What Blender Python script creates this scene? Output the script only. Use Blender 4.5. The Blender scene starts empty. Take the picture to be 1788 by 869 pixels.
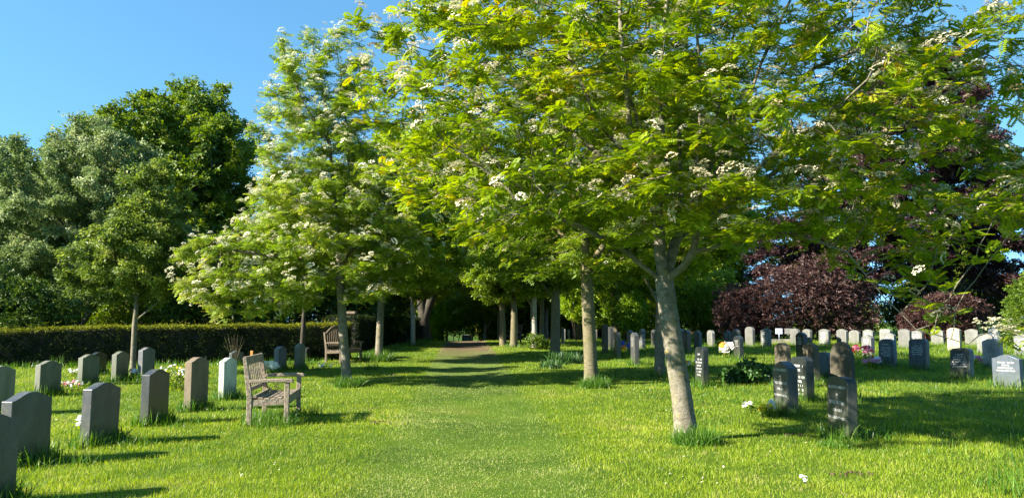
import bpy, math
import numpy as np
from mathutils import Vector, Matrix
PI = math.pi
S = bpy.context.scene
COL = S.collection
rng = np.random.default_rng(7)

# ------------------------------------------------------------------ camera numbers
F = 1340.0; CX, CY = 894.0, 434.5; HZ = 560.0; CAMZ = 1.5
PITCH = math.atan((HZ - CY) / F)
CP, SP = math.cos(PITCH), math.sin(PITCH)
def ss(a, b, v):
    t = np.clip((np.asarray(v, float) - a) / (b - a), 0, 1); return t * t * (3 - 2 * t)
def vnoise(x, y, s=0.0):
    x = np.asarray(x, float); y = np.asarray(y, float)
    xi = np.floor(x); yi = np.floor(y); fx = x - xi; fy = y - yi
    fx = fx * fx * (3 - 2 * fx); fy = fy * fy * (3 - 2 * fy)
    def h(a, b):
        v = np.sin(a * 127.1 + b * 311.7 + s * 74.7) * 43758.5453
        return v - np.floor(v)
    return (h(xi, yi) * (1 - fx) + h(xi + 1, yi) * fx) * (1 - fy) + (h(xi, yi + 1) * (1 - fx) + h(xi + 1, yi + 1) * fx) * fy
def pathx(y): return -0.3 - 2.2 * (np.asarray(y, float) - 6.5) / 35.5
def H(x, y):
    x = np.asarray(x, float); y = np.asarray(y, float)
    z = 0.33 * ss(14, 40, y) + 0.25 * ss(0, 14, x) * ss(16, 34, y) * 0.35
    z = z - 0.05 * np.exp(-((x - pathx(y)) / 1.1) ** 2) - 1.7 * ss(46, 60, y) * np.exp(-((x + 3.5) / 6.5) ** 2)
    z = z + 0.05 * (vnoise(x / 2.3, y / 2.3, 1) - .5) + 0.018 * (vnoise(x / .6, y / .6, 2) - .5)
    return z
def ray(px, py):
    a = (px - CX) / F; b = (CY - py) / F
    return a, CP - b * SP, SP + b * CP
def at(px, py, Y):
    a, c, s = ray(px, py); t = Y / c
    return a * t, CAMZ + s * t
def ground(px, py):
    a, c, s = ray(px, py); Y = 10.0
    for _ in range(40):
        Y = (H(a * Y / c, Y) - CAMZ) * c / s
    return float(a * Y / c), float(Y)
def gx(px, Y):                      # x of a ground point seen in column px at depth Y
    x = 0
    for _ in range(6):
        x = (px - CX) / F * (Y * CP + (float(H(x, Y)) - CAMZ) * SP)
    return x

# ------------------------------------------------------------------ mesh helpers
def mesh_np(name, V, Q, tint=None, smooth=False):
    V = np.ascontiguousarray(V, np.float32); Q = np.ascontiguousarray(Q, np.int32)
    me = bpy.data.meshes.new(name); m = len(Q); k = Q.shape[1]
    me.vertices.add(len(V)); me.vertices.foreach_set('co', V.ravel())
    me.loops.add(m * k); me.loops.foreach_set('vertex_index', Q.ravel())
    me.polygons.add(m); me.polygons.foreach_set('loop_start', np.arange(0, m * k, k, dtype=np.int32))
    me.update(calc_edges=True)
    me.polygons.foreach_set('use_smooth', np.full(m, smooth))
    if tint is not None:
        at_ = me.attributes.new('tint', 'FLOAT', 'FACE'); at_.data.foreach_set('value', np.ascontiguousarray(tint, np.float32))
    return me
def link(name, me, mats, parent=None, loc=(0, 0, 0), rz=0):
    o = bpy.data.objects.new(name, me); COL.objects.link(o)
    o.location = loc; o.rotation_euler = (0, 0, rz)
    if parent: o.parent = parent
    if not isinstance(mats, (list, tuple)): mats = [mats]
    if not me.materials:
        for m in mats: me.materials.append(m)
    return o
def tag(o, label=None, cat=None, group=None, kind=None):
    if label: o['label'] = label
    if cat: o['category'] = cat
    if group: o['group'] = group
    if kind: o['kind'] = kind
    return o
def empty(name, loc, label, cat, group=None, rot=(0, 0, 0)):
    o = bpy.data.objects.new(name, None); COL.objects.link(o)
    o.location = loc; o.rotation_euler = rot; o.empty_display_size = .2
    return tag(o, label, cat, group)
def dup(root, loc, rz=0, sc=1, label=None, group=None):
    r = root.copy(); COL.objects.link(r); r.location = loc; r.rotation_euler = (root.rotation_euler[0], root.rotation_euler[1], rz)
    r.scale = (sc, sc, sc) if not isinstance(sc, tuple) else sc
    if label: r['label'] = label
    if group: r['group'] = group
    for ch in list(root.children):
        c = ch.copy(); COL.objects.link(c); c.parent = r
        for g in ch.children:
            d = g.copy(); COL.objects.link(d); d.parent = c
    return r
class MB:
    def __init__(s): s.v = []; s.f = []; s.m = []
    def add(s, vs, fs, mi=0):
        b = len(s.v); s.v += [tuple(v) for v in vs]; s.f += [tuple(b + i for i in f) for f in fs]; s.m += [mi] * len(fs)
    def box(s, c, d, R=None, mi=0):
        R = R or Matrix.Identity(3); c = Vector(c)
        vs = [c + R @ Vector((x * d[0] / 2, y * d[1] / 2, z * d[2] / 2)) for x in (-1, 1) for y in (-1, 1) for z in (-1, 1)]
        s.add(vs, [(0, 1, 3, 2), (4, 6, 7, 5), (0, 4, 5, 1), (2, 3, 7, 6), (0, 2, 6, 4), (1, 5, 7, 3)], mi)
    def beam(s, a, b, w, h, mi=0):          # rectangular bar from a to b, w sideways, h upwards
        a = Vector(a); b = Vector(b); d = (b - a); L = d.length; d.normalize()
        up = Vector((0, 0, 1)) if abs(d.z) < .9 else Vector((0, 1, 0))
        sd = d.cross(up).normalized(); up = sd.cross(d)
        R = Matrix((sd, d, up)).transposed()
        s.box((a + b) / 2, (w, L, h), R, mi)
    def prism(s, prof, y0, y1, mi=0):       # (x,z) outline extruded along y
        n = len(prof)
        vs = [(x, y0, z) for x, z in prof] + [(x, y1, z) for x, z in prof]
        s.add(vs, [tuple(range(n)), tuple(range(2 * n - 1, n - 1, -1))] + [(i, i + n, (i + 1) % n + n, (i + 1) % n) for i in range(n)], mi)
    def tube(s, pts, rad, n=6, mi=0):
        pts = [Vector(p) for p in pts]; rings = []
        if not hasattr(rad, '__len__'): rad = [rad] * len(pts)
        ref = Vector((.31, .95, .1)).normalized()
        for i, p in enumerate(pts):
            t = (pts[min(i + 1, len(pts) - 1)] - pts[max(i - 1, 0)]).normalized()
            u = t.cross(ref)
            if u.length < .05: u = t.cross(Vector((1, 0, 0)))
            u.normalize(); w = t.cross(u)
            rings.append([p + (u * math.cos(2 * PI * k / n) + w * math.sin(2 * PI * k / n)) * rad[i] for k in range(n)])
        fs = []
        for i in range(len(pts) - 1):
            for k in range(n): fs.append((i * n + k, i * n + (k + 1) % n, (i + 1) * n + (k + 1) % n, (i + 1) * n + k))
        fs.append(tuple(reversed(range(n)))); fs.append(tuple((len(pts) - 1) * n + k for k in range(n)))
        s.add([v for r in rings for v in r], fs, mi)
    def build(s, name, mats, parent=None, loc=(0, 0, 0), rz=0, bevel=0, smooth=False):
        me = bpy.data.meshes.new(name); me.from_pydata(s.v, [], s.f); me.update()
        o = link(name, me, mats, parent, loc, rz)
        me.polygons.foreach_set('material_index', s.m)
        if smooth: me.polygons.foreach_set('use_smooth', [True] * len(s.f))
        if bevel:
            b = o.modifiers.new('bevel', 'BEVEL'); b.width = bevel; b.segments = 2; b.limit_method = 'ANGLE'; b.angle_limit = .6
        return o

# ------------------------------------------------------------------ materials
def newmat(name):
    m = bpy.data.materials.new(name); m.use_nodes = True; nt = m.node_tree; nt.nodes.clear()
    return m, nt.nodes, nt.links
def ramp(n, stops, interp='LINEAR'):
    r = n.new('ShaderNodeValToRGB'); cr = r.color_ramp; cr.interpolation = interp
    while len(cr.elements) < len(stops): cr.elements.new(.5)
    for e, (p, c) in zip(cr.elements, stops): e.position = p; e.color = (*c, 1)
    return r
def noise(n, l, src, scale, detail=4, rough=.55, sc=None):
    t = n.new('ShaderNodeTexNoise'); t.inputs['Scale'].default_value = scale
    t.inputs['Detail'].default_value = detail; t.inputs['Roughness'].default_value = rough
    if sc:
        mp = n.new('ShaderNodeMapping'); mp.inputs['Scale'].default_value = sc; l.new(src, mp.inputs[0]); src = mp.outputs[0]
    l.new(src, t.inputs['Vector']); return t
def mixc(n, l, f, a, b, mode='MIX'):
    m = n.new('ShaderNodeMix'); m.data_type = 'RGBA'; m.blend_type = mode
    for v, i in ((f, 0), (a, 6), (b, 7)):
        if isinstance(v, (int, float)): m.inputs[i].default_value = v
        elif isinstance(v, tuple): m.inputs[i].default_value = (*v, 1)
        else: l.new(v, m.inputs[i])
    return m.outputs[2]
def leafmat(name, stops, trans=.35, rough=.5, spec=.35):
    m, n, l = newmat(name)
    a = n.new('ShaderNodeAttribute'); a.attribute_name = 'tint'
    r = ramp(n, stops); l.new(a.outputs['Fac'], r.inputs[0])
    p = n.new('ShaderNodeBsdfPrincipled'); p.inputs['Roughness'].default_value = rough; p.inputs['Specular IOR Level'].default_value = spec
    t = n.new('ShaderNodeBsdfTranslucent'); mx = n.new('ShaderNodeMixShader'); mx.inputs[0].default_value = trans
    l.new(r.outputs[0], p.inputs['Base Color'])
    hs = n.new('ShaderNodeHueSaturation'); hs.inputs['Saturation'].default_value = 1.1; hs.inputs['Value'].default_value = 1.5; hs.inputs['Hue'].default_value = .49
    l.new(r.outputs[0], hs.inputs['Color']); l.new(hs.outputs[0], t.inputs[0])
    o = n.new('ShaderNodeOutputMaterial'); l.new(p.outputs[0], mx.inputs[1]); l.new(t.outputs[0], mx.inputs[2]); l.new(mx.outputs[0], o.inputs[0])
    return m
def solid(name, col, rough=.6, var=.25, scale=8, bump=.2, spec=.4, col2=None, sc=None, detail=5):
    m, n, l = newmat(name)
    tc = n.new('ShaderNodeTexCoord'); t = noise(n, l, tc.outputs['Object'], scale, detail, .6, sc)
    c2 = col2 or tuple(c * (1 - var) for c in col)
    r = ramp(n, [(.35, c2), (.65, col)]); l.new(t.outputs[0], r.inputs[0])
    p = n.new('ShaderNodeBsdfPrincipled'); p.inputs['Roughness'].default_value = rough; p.inputs['Specular IOR Level'].default_value = spec
    l.new(r.outputs[0], p.inputs['Base Color'])
    if bump:
        b = n.new('ShaderNodeBump'); b.inputs['Strength'].default_value = bump; b.inputs['Distance'].default_value = .01
        l.new(t.outputs[0], b.inputs['Height']); l.new(b.outputs[0], p.inputs['Normal'])
    o = n.new('ShaderNodeOutputMaterial'); l.new(p.outputs[0], o.inputs[0]); return m
def stonemat(name, col, rough=.6, speck=.35, lichen=.3, lcol=(.22, .2, .11)):
    m, n, l = newmat(name)
    tc = n.new('ShaderNodeTexCoord'); oi = n.new('ShaderNodeObjectInfo')
    ad = n.new('ShaderNodeVectorMath'); ad.operation = 'ADD'; l.new(tc.outputs['Object'], ad.inputs[0])
    mu = n.new('ShaderNodeVectorMath'); mu.operation = 'SCALE'; mu.inputs[0].default_value = (31, 17, 53); l.new(oi.outputs['Random'], mu.inputs[3]); l.new(mu.outputs[0], ad.inputs[1])
    g = noise(n, l, ad.outputs[0], 260, 2, .7); gr = ramp(n, [(.35, tuple(c * (1 - speck) for c in col)), (.62, tuple(min(1, c * (1 + speck)) for c in col))]); l.new(g.outputs[0], gr.inputs[0])
    st = noise(n, l, ad.outputs[0], 6.0, 8, .7, (1, 1, .28)); sr = ramp(n, [(.3, (.42, .44, .36)), (.62, (1.08, 1.08, 1.08))]); l.new(st.outputs[0], sr.inputs[0])
    c = mixc(n, l, .8, gr.outputs[0], sr.outputs[0], 'MULTIPLY')
    ln = noise(n, l, ad.outputs[0], 9, 8, .7); lr = ramp(n, [(.53, (0, 0, 0)), (.62, (1, 1, 1))]); l.new(ln.outputs[0], lr.inputs[0])
    f = n.new('ShaderNodeMath'); f.operation = 'MULTIPLY'; f.inputs[1].default_value = lichen; l.new(lr.outputs[0], f.inputs[0])
    c = mixc(n, l, f.outputs[0], c, lcol)
    vr = n.new('ShaderNodeMapRange'); vr.inputs[3].default_value = .72; vr.inputs[4].default_value = 1.12; l.new(oi.outputs['Random'], vr.inputs[0])
    vm = n.new('ShaderNodeVectorMath'); vm.operation = 'SCALE'; l.new(c, vm.inputs[0]); l.new(vr.outputs[0], vm.inputs[3])
    sz = n.new('ShaderNodeSeparateXYZ'); l.new(tc.outputs['Object'], sz.inputs[0]); bm_ = n.new('ShaderNodeMapRange'); bm_.inputs[1].default_value = .42; bm_.inputs[2].default_value = .02; l.new(sz.outputs[2], bm_.inputs[0])
    bs_ = noise(n, l, ad.outputs[0], 6, 7, .7, (1.6, 1.6, .5)); ml = n.new('ShaderNodeMath'); ml.operation = 'MULTIPLY'; l.new(bm_.outputs[0], ml.inputs[0]); l.new(bs_.outputs[0], ml.inputs[1])
    c = mixc(n, l, ml.outputs[0], vm.outputs[0], (.07, .085, .03))
    p = n.new('ShaderNodeBsdfPrincipled'); p.inputs['Base Color'].default_value = (0, 0, 0, 1); l.new(c, p.inputs['Base Color'])
    rm = n.new('ShaderNodeMapRange'); rm.inputs[3].default_value = rough * .8; rm.inputs[4].default_value = min(1, rough * 1.4); l.new(st.outputs[0], rm.inputs[0]); l.new(rm.outputs[0], p.inputs['Roughness'])
    b = n.new('ShaderNodeBump'); b.inputs['Strength'].default_value = .25; b.inputs['Distance'].default_value = .004; l.new(ln.outputs[0], b.inputs['Height']); l.new(b.outputs[0], p.inputs['Normal'])
    o = n.new('ShaderNodeOutputMaterial'); l.new(p.outputs[0], o.inputs[0]); return m
def barkmat(name, c1, c2, algae=(.12, .14, .04), lich=.35, vert=(3.0, 3.0, 14.0), yl=(.42, .3, .04)):
    m, n, l = newmat(name)
    tc = n.new('ShaderNodeTexCoord'); v = tc.outputs['Object']
    a = noise(n, l, v, 3.0, 8, .65, vert); ar = ramp(n, [(.32, c2), (.62, c1)]); l.new(a.outputs[0], ar.inputs[0])
    fi = noise(n, l, v, 55, 4, .7, (1, 1, 2.4)); fr = ramp(n, [(.38, (.28, .26, .23)), (.56, (1.05, 1.05, 1.05))]); l.new(fi.outputs[0], fr.inputs[0])
    c = mixc(n, l, .75, ar.outputs[0], fr.outputs[0], 'MULTIPLY')
    g = noise(n, l, v, 2.2, 6, .6); gr = ramp(n, [(.5, (0, 0, 0)), (.68, (.8, .8, .8))]); l.new(g.outputs[0], gr.inputs[0])
    c = mixc(n, l, gr.outputs[0], c, algae)
    y = noise(n, l, v, 5.5, 6, .7); yr = ramp(n, [(.6, (0, 0, 0)), (.68, (lich, lich, lich))]); l.new(y.outputs[0], yr.inputs[0])
    c = mixc(n, l, yr.outputs[0], c, yl)
    p = n.new('ShaderNodeBsdfPrincipled'); p.inputs['Roughness'].default_value = .8; p.inputs['Specular IOR Level'].default_value = .2; l.new(c, p.inputs['Base Color'])
    b = n.new('ShaderNodeBump'); b.inputs['Strength'].default_value = .6; b.inputs['Distance'].default_value = .012; l.new(fi.outputs[0], b.inputs['Height'])
    b2 = n.new('ShaderNodeBump'); b2.inputs['Strength'].default_value = .5; b2.inputs['Distance'].default_value = .02; l.new(a.outputs[0], b2.inputs['Height']); l.new(b.outputs[0], b2.inputs['Normal']); l.new(b2.outputs[0], p.inputs['Normal'])
    o = n.new('ShaderNodeOutputMaterial'); l.new(p.outputs[0], o.inputs[0]); return m

M = {}
M['rowan'] = leafmat('rowan_leaf', [(0, (.05, .105, .008)), (.5, (.18, .265, .012)), (.9, (.31, .385, .02)), (1, (.38, .28, .03))], .45)
M['rowan_pale'] = leafmat('pale_rowan_leaf', [(0, (.07, .125, .012)), (.5, (.16, .245, .025)), (.9, (.28, .35, .05)), (1, (.34, .31, .08))], .45)
M['mid'] = leafmat('avenue_leaf', [(0, (.06, .11, .012)), (.5, (.17, .255, .025)), (.9, (.28, .35, .035)), (1, (.30, .29, .04))], .5)
M['dark'] = leafmat('dark_leaf', [(0, (.03, .065, .008)), (.6, (.095, .16, .014)), (1, (.17, .23, .025))], .35)
M['deep'] = leafmat('deep_leaf', [(0, (.02, .045, .008)), (.6, (.05, .095, .014)), (1, (.09, .14, .02))], .25)
M['silver'] = leafmat('silver_leaf', [(0, (.06, .10, .03)), (.5, (.15, .215, .065)), (1, (.36, .39, .20))], .3, .6)
M['garden'] = leafmat('garden_leaf', [(0, (.05, .09, .015)), (.6, (.15, .21, .035)), (1, (.30, .33, .09))], .4)
M['purple'] = leafmat('purple_leaf', [(0, (.018, .009, .011)), (.5, (.05, .023, .025)), (1, (.12, .058, .05))], .25, .45, .5)
M['plum'] = leafmat('plum_leaf', [(0, (.025, .011, .012)), (.5, (.05, .024, .022)), (1, (.115, .06, .045))], .25, .5, .4)
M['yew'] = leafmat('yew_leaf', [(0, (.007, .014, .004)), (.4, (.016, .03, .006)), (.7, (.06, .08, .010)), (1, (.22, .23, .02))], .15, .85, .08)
M['gold'] = leafmat('gold_leaf', [(0, (.12, .09, .015)), (.5, (.25, .17, .03)), (1, (.30, .11, .03))], .3)
M['lime'] = leafmat('lime_leaf', [(0, (.08, .15, .01)), (.5, (.17, .28, .012)), (1, (.30, .38, .02))], .45)
M['shiny'] = leafmat('shiny_leaf', [(0, (.015, .045, .012)), (.6, (.04, .10, .02)), (1, (.08, .16, .03))], .15, .45, .35)
M['grass'] = leafmat('grass_blade', [(0, (.055, .12, .008)), (.35, (.145, .225, .010)), (.7, (.265, .345, .014)), (.92, (.36, .40, .04)), (1, (.48, .40, .18))], .4, .45, .35)
M['wornedgrass'] = leafmat('worn_grass_blade', [(0, (.09, .14, .03)), (.35, (.175, .24, .055)), (.7, (.28, .34, .09)), (.92, (.38, .40, .13)), (1, (.5, .45, .22))], .35, .5, .3)
M['longgrass'] = leafmat('long_grass_blade', [(0, (.025, .075, .008)), (.6, (.07, .165, .014)), (1, (.22, .30, .05))], .35, .4, .4)
M['white_bloom'] = leafmat('white_bloom', [(0, (.48, .46, .26)), (.4, (.62, .60, .40)), (1, (.74, .72, .56))], .2, .7, .1)
M['cream_bloom'] = leafmat('cream_bloom', [(0, (.40, .30, .17)), (.4, (.56, .50, .34)), (1, (.68, .64, .50))], .2, .7, .1)
for nm, c in (('red', (.6, .03, .05)), ('pink', (.75, .25, .35)), ('yellow', (.85, .65, .02)), ('white', (.85, .84, .8)), ('orange', (.85, .3, .03)), ('blue', (.06, .1, .4))):
    M['petal_' + nm] = leafmat('petal_' + nm, [(0, tuple(v * .7 for v in c)), (1, c)], .2, .6, .2)
M['bark'] = barkmat('rowan_bark', (.25, .22, .165), (.11, .10, .065), (.09, .10, .035), .5, (4, 4, 5))
M['bark_green'] = barkmat('green_bark', (.21, .18, .11), (.09, .08, .04), (.09, .10, .03), .2)
M['bark_dark'] = barkmat('dark_bark', (.075, .06, .045), (.03, .025, .02), (.04, .05, .02), .1, (3, 3, 1))
M['bark_sunlit'] = barkmat('sunlit_bark', (.46, .42, .34), (.24, .21, .16), (.2, .2, .1), .05)  # lighter bark copy: sunlight on the far trunks put into the colour
M['granite'] = stonemat('grey_granite', (.12, .122, .13), .45, .4, .25)
M['granite_dark'] = stonemat('dark_granite', (.06, .062, .062), .35, .4, .15)
M['granite_green'] = stonemat('weathered_granite', (.17, .175, .13), .6, .3, .4, (.16, .18, .06))
M['granite_pale'] = stonemat('pale_granite', (.135, .138, .13), .6, .25, .3)
M['granite_light'] = stonemat('light_granite', (.165, .163, .15), .6, .2, .2)
M['black'] = stonemat('black_granite', (.022, .027, .028), .25, .3, .05)
M['navy'] = stonemat('blue_black_granite', (.03, .042, .06), .25, .3, .05)
M['bluegrey'] = stonemat('blue_grey_granite', (.075, .095, .12), .35, .3, .1)
M['sand'] = stonemat('brown_sandstone', (.22, .165, .105), .8, .25, .5, (.12, .1, .05))
M['oldstone'] = stonemat('old_mossy_sandstone', (.085, .07, .045), .85, .3, .8, (.06, .055, .03))
M['marble'] = stonemat('white_marble', (.6, .6, .54), .6, .08, .15, (.4, .42, .3))
M['pinkstone'] = stonemat('pink_stone', (.45, .37, .33), .7, .12, .2)
M['creamstone'] = stonemat('cream_stone', (.42, .38, .26), .7, .12, .2)
M['paint'] = solid('white_letters', (.5, .5, .47), .6, .2, 60, 0)
M['paint_pale'] = solid('pale_letters', (.6, .6, .58), .6, .05, 60, 0)
M['paint_dark'] = solid('dark_letters', (.09, .09, .09), .6, .2, 60, 0)
M['wood'] = solid('weathered_oak', (.36, .29, .21), .85, .5, 5, .8, .2, (.15, .115, .08), (6, 6, 6), 9)
M['wood_shaded'] = solid('shaded_oak', (.2, .155, .11), .85, .5, 5, .8, .2, (.08, .06, .04), (6, 6, 6), 9)  # weathered oak darkened: shade on the second bench put into the colour
M['wood_dark'] = solid('dark_wood', (.11, .075, .05), .8, .4, 6, .5, .2)
M['stake'] = solid('orange_wood', (.55, .25, .06), .7, .3, 8, .2)
M['soil'] = solid('bare_soil', (.10, .07, .045), .95, .5, 14, 1, .1)
M['brick'] = solid('house_brick', (.42, .23, .16), .9, .3, 9, .2)
M['tile'] = solid('roof_tiles', (.13, .07, .05), .9, .3, 9, .3)
M['whitewood'] = solid('white_frame', (.75, .75, .72), .6, .1, 5, 0)
M['glass'] = solid('dark_glass', (.03, .035, .04), .08, .1, 2, 0, .6)
M['shedwood'] = solid('black_boards', (.02, .018, .016), .8, .3, 9, .3)
M['felt'] = solid('grey_roof', (.42, .42, .45), .6, .15, 4, .1)
M['kerb'] = stonemat('kerb_stone', (.38, .33, .25), .8, .2, .4)
M['plastic'] = solid('white_card', (.3, .34, .42), .4, .05, 5, 0)

# ground sheet
m, n, l = newmat('lawn_ground'); tc = n.new('ShaderNodeTexCoord'); v = tc.outputs['Object']
a = noise(n, l, v, .5, 6, .6); ar = ramp(n, [(.35, (.045, .09, .010)), (.55, (.08, .14, .012)), (.72, (.13, .15, .025))]); l.new(a.outputs[0], ar.inputs[0])
f_ = noise(n, l, v, 38, 5, .75); fr = ramp(n, [(.3, (.35, .38, .3)), (.65, (1.3, 1.3, 1.1))]); l.new(f_.outputs[0], fr.inputs[0])
c = mixc(n, l, .9, ar.outputs[0], fr.outputs[0], 'MULTIPLY')
d_ = noise(n, l, v, .9, 7, .7); dr = ramp(n, [(.66, (0, 0, 0)), (.74, (.8, .8, .8))]); l.new(d_.outputs[0], dr.inputs[0])
c = mixc(n, l, dr.outputs[0], c, (.17, .135, .075))
p = n.new('ShaderNodeBsdfPrincipled'); p.inputs['Roughness'].default_value = .9; p.inputs['Specular IOR Level'].default_value = .1; l.new(c, p.inputs['Base Color'])
b = n.new('ShaderNodeBump'); b.inputs['Strength'].default_value = 1; b.inputs['Distance'].default_value = .03; l.new(f_.outputs[0], b.inputs['Height']); l.new(b.outputs[0], p.inputs['Normal'])
o = n.new('ShaderNodeOutputMaterial'); l.new(p.outputs[0], o.inputs[0]); M['ground'] = m
# path: thin trodden turf turning to bare earth
m, n, l = newmat('trodden_path'); tc = n.new('ShaderNodeTexCoord'); v = tc.outputs['Object']
sx = n.new('ShaderNodeSeparateXYZ'); l.new(v, sx.inputs[0])
mr = n.new('ShaderNodeMapRange'); mr.inputs[1].default_value = 25; mr.inputs[2].default_value = 36; l.new(sx.outputs[1], mr.inputs[0])
nn = noise(n, l, v, 1.3, 6, .65, (1.6, .7, 1)); ad = n.new('ShaderNodeMath'); ad.operation = 'MULTIPLY_ADD'; ad.inputs[1].default_value = 1.6; ad.inputs[2].default_value = -.85; l.new(nn.outputs[0], ad.inputs[0])
a2 = n.new('ShaderNodeMath'); a2.operation = 'ADD'; a2.use_clamp = True; l.new(ad.outputs[0], a2.inputs[0]); l.new(mr.outputs[0], a2.inputs[1])
g = noise(n, l, v, 24, 6, .75); gr = ramp(n, [(.3, (.05, .085, .014)), (.65, (.12, .17, .03))]); l.new(g.outputs[0], gr.inputs[0])
e = noise(n, l, v, 9, 7, .7); er = ramp(n, [(.3, (.05, .03, .02)), (.5, (.12, .075, .05)), (.7, (.24, .165, .12))]); l.new(e.outputs[0], er.inputs[0])
c = mixc(n, l, a2.outputs[0], gr.outputs[0], er.outputs[0])
p = n.new('ShaderNodeBsdfPrincipled'); p.inputs['Roughness'].default_value = .95; p.inputs['Specular IOR Level'].default_value = .1; l.new(c, p.inputs['Base Color'])
b = n.new('ShaderNodeBump'); b.inputs['Strength'].default_value = .8; b.inputs['Distance'].default_value = .03; l.new(g.outputs[0], b.inputs['Height']); l.new(b.outputs[0], p.inputs['Normal'])
o = n.new('ShaderNodeOutputMaterial'); l.new(p.outputs[0], o.inputs[0]); M['path'] = m

def sheet(name, xs, ys, zoff, mat, xf=None):
    X, Y = np.meshgrid(xs, ys)
    if xf is not None: X = X + xf(Y)
    Z = H(X, Y) + zoff
    V = np.stack([X, Y, Z], -1).reshape(-1, 3); nx = len(xs); ny = len(ys)
    i = np.arange(nx * ny).reshape(ny, nx)
    Q = np.stack([i[:-1, :-1], i[:-1, 1:], i[1:, 1:], i[1:, :-1]], -1).reshape(-1, 4)
    return tag(link(name, mesh_np(name, V, Q, smooth=True), mat), kind='structure')
xs = np.concatenate([np.linspace(-400, -30, 12), np.arange(-29, 29, .3), np.linspace(30, 400, 12)])
ys = np.concatenate([np.linspace(-60, -1, 8), np.arange(0, 52, .3), np.linspace(53, 500, 20)])
sheet('ground', xs, ys, 0, M['ground'])
sheet('path', np.linspace(-1.15, 1.15, 12), np.arange(20, 75, .3), .006, M['path'], lambda Y: pathx(np.minimum(Y, 48)))

# ------------------------------------------------------------------ quads scattered with a frame
def frames(t, up, jit):
    t = t / np.linalg.norm(t, axis=1, keepdims=True)
    nrm = up + rng.normal(0, jit, t.shape)
    nrm = nrm - (nrm * t).sum(1, keepdims=True) * t
    nrm /= np.linalg.norm(nrm, axis=1, keepdims=True) + 1e-9
    return t, np.cross(nrm, t), nrm
def stamp(P, t, up, jit, size, tv, tq):
    """copy a template (verts tv in leaf space, quads tq) to every point"""
    t, b, nn = frames(t, up, jit)
    V = P[:, None, :] + size[:, None, None] * (tv[None, :, 0:1] * t[:, None, :] + tv[None, :, 1:2] * b[:, None, :] + tv[None, :, 2:3] * nn[:, None, :])
    k = len(tv); Q = tq[None] + (np.arange(len(P)) * k)[:, None, None]
    return V.reshape(-1, 3), Q.reshape(-1, 4)
def leaflet(base, d, L, W, w0=0.0, w1=0.0):
    d = np.array(d) / np.linalg.norm(d); s = np.array([-d[1], d[0]])
    b = np.array(base)
    f = lambda p, w: [p[0], p[1], w]
    return [f(b, w0), f(b + d * L * .45 + s * W, (w0 + w1) / 2 + .01), f(b + d * L, w1), f(b + d * L * .45 - s * W, (w0 + w1) / 2 + .01)]
def pinnate(pairs, curl=.25):
    vs = []
    for k in range(pairs):
        u = .2 + .68 * k / max(pairs - 1, 1); w = -curl * u * u
        L = .34 * (1 - .25 * abs(k / max(pairs - 1, 1) - .4))
        for s in (-1, 1): vs += leaflet((u, 0.012 * s), (.42, s), L, .088, w, w - .05)
    vs += leaflet((.86, 0), (1, 0), .3, .088, -curl * .74, -curl * 1.1)
    vs = np.array(vs); return vs, np.arange(len(vs)).reshape(-1, 4)
def clump(nl, L=.5, W=.2, spread=.5, seed=0):
    r = np.random.default_rng(seed); vs = []
    for k in range(nl):
        a = r.uniform(0, 2 * PI); e = r.uniform(-.5, .5); d = np.array([math.cos(a) * math.cos(e), math.sin(a) * math.cos(e), math.sin(e)])
        c = r.uniform(-spread, spread, 3) * (1, 1, .6); s = np.cross(d, r.normal(0, 1, 3) * .5 + (0, 0, 1)); s /= np.linalg.norm(s)
        Lk = L * r.uniform(.7, 1.2); Wk = W * r.uniform(.8, 1.2); dn = np.array([0, 0, -.08])
        vs += [c, c + d * Lk * .5 + s * Wk, c + d * Lk + dn, c + d * Lk * .5 - s * Wk]
    vs = np.array(vs); return vs, np.arange(len(vs)).reshape(-1, 4)
def dome(nq, seed=1, s0=.09, s1=.17, hh=.22):                       # flower head: little petals over a flat dome
    r = np.random.default_rng(seed); vs = []
    for k in range(nq):
        a = r.uniform(0, 2 * PI); q = math.sqrt(r.uniform(0, 1)) * .5; c = np.array([q * math.cos(a), q * math.sin(a), hh * (1 - (q / .5) ** 2) + r.uniform(-.06, .06)])
        s = r.uniform(s0, s1); th = r.uniform(0, PI); e1 = np.array([math.cos(th), math.sin(th), r.uniform(-.5, .5)]) * s; e2 = np.array([-math.sin(th), math.cos(th), r.uniform(-.5, .5)]) * s
        vs += [c - e1, c - e2, c + e1, c + e2]
    vs = np.array(vs); return vs, np.arange(len(vs)).reshape(-1, 4)

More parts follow.
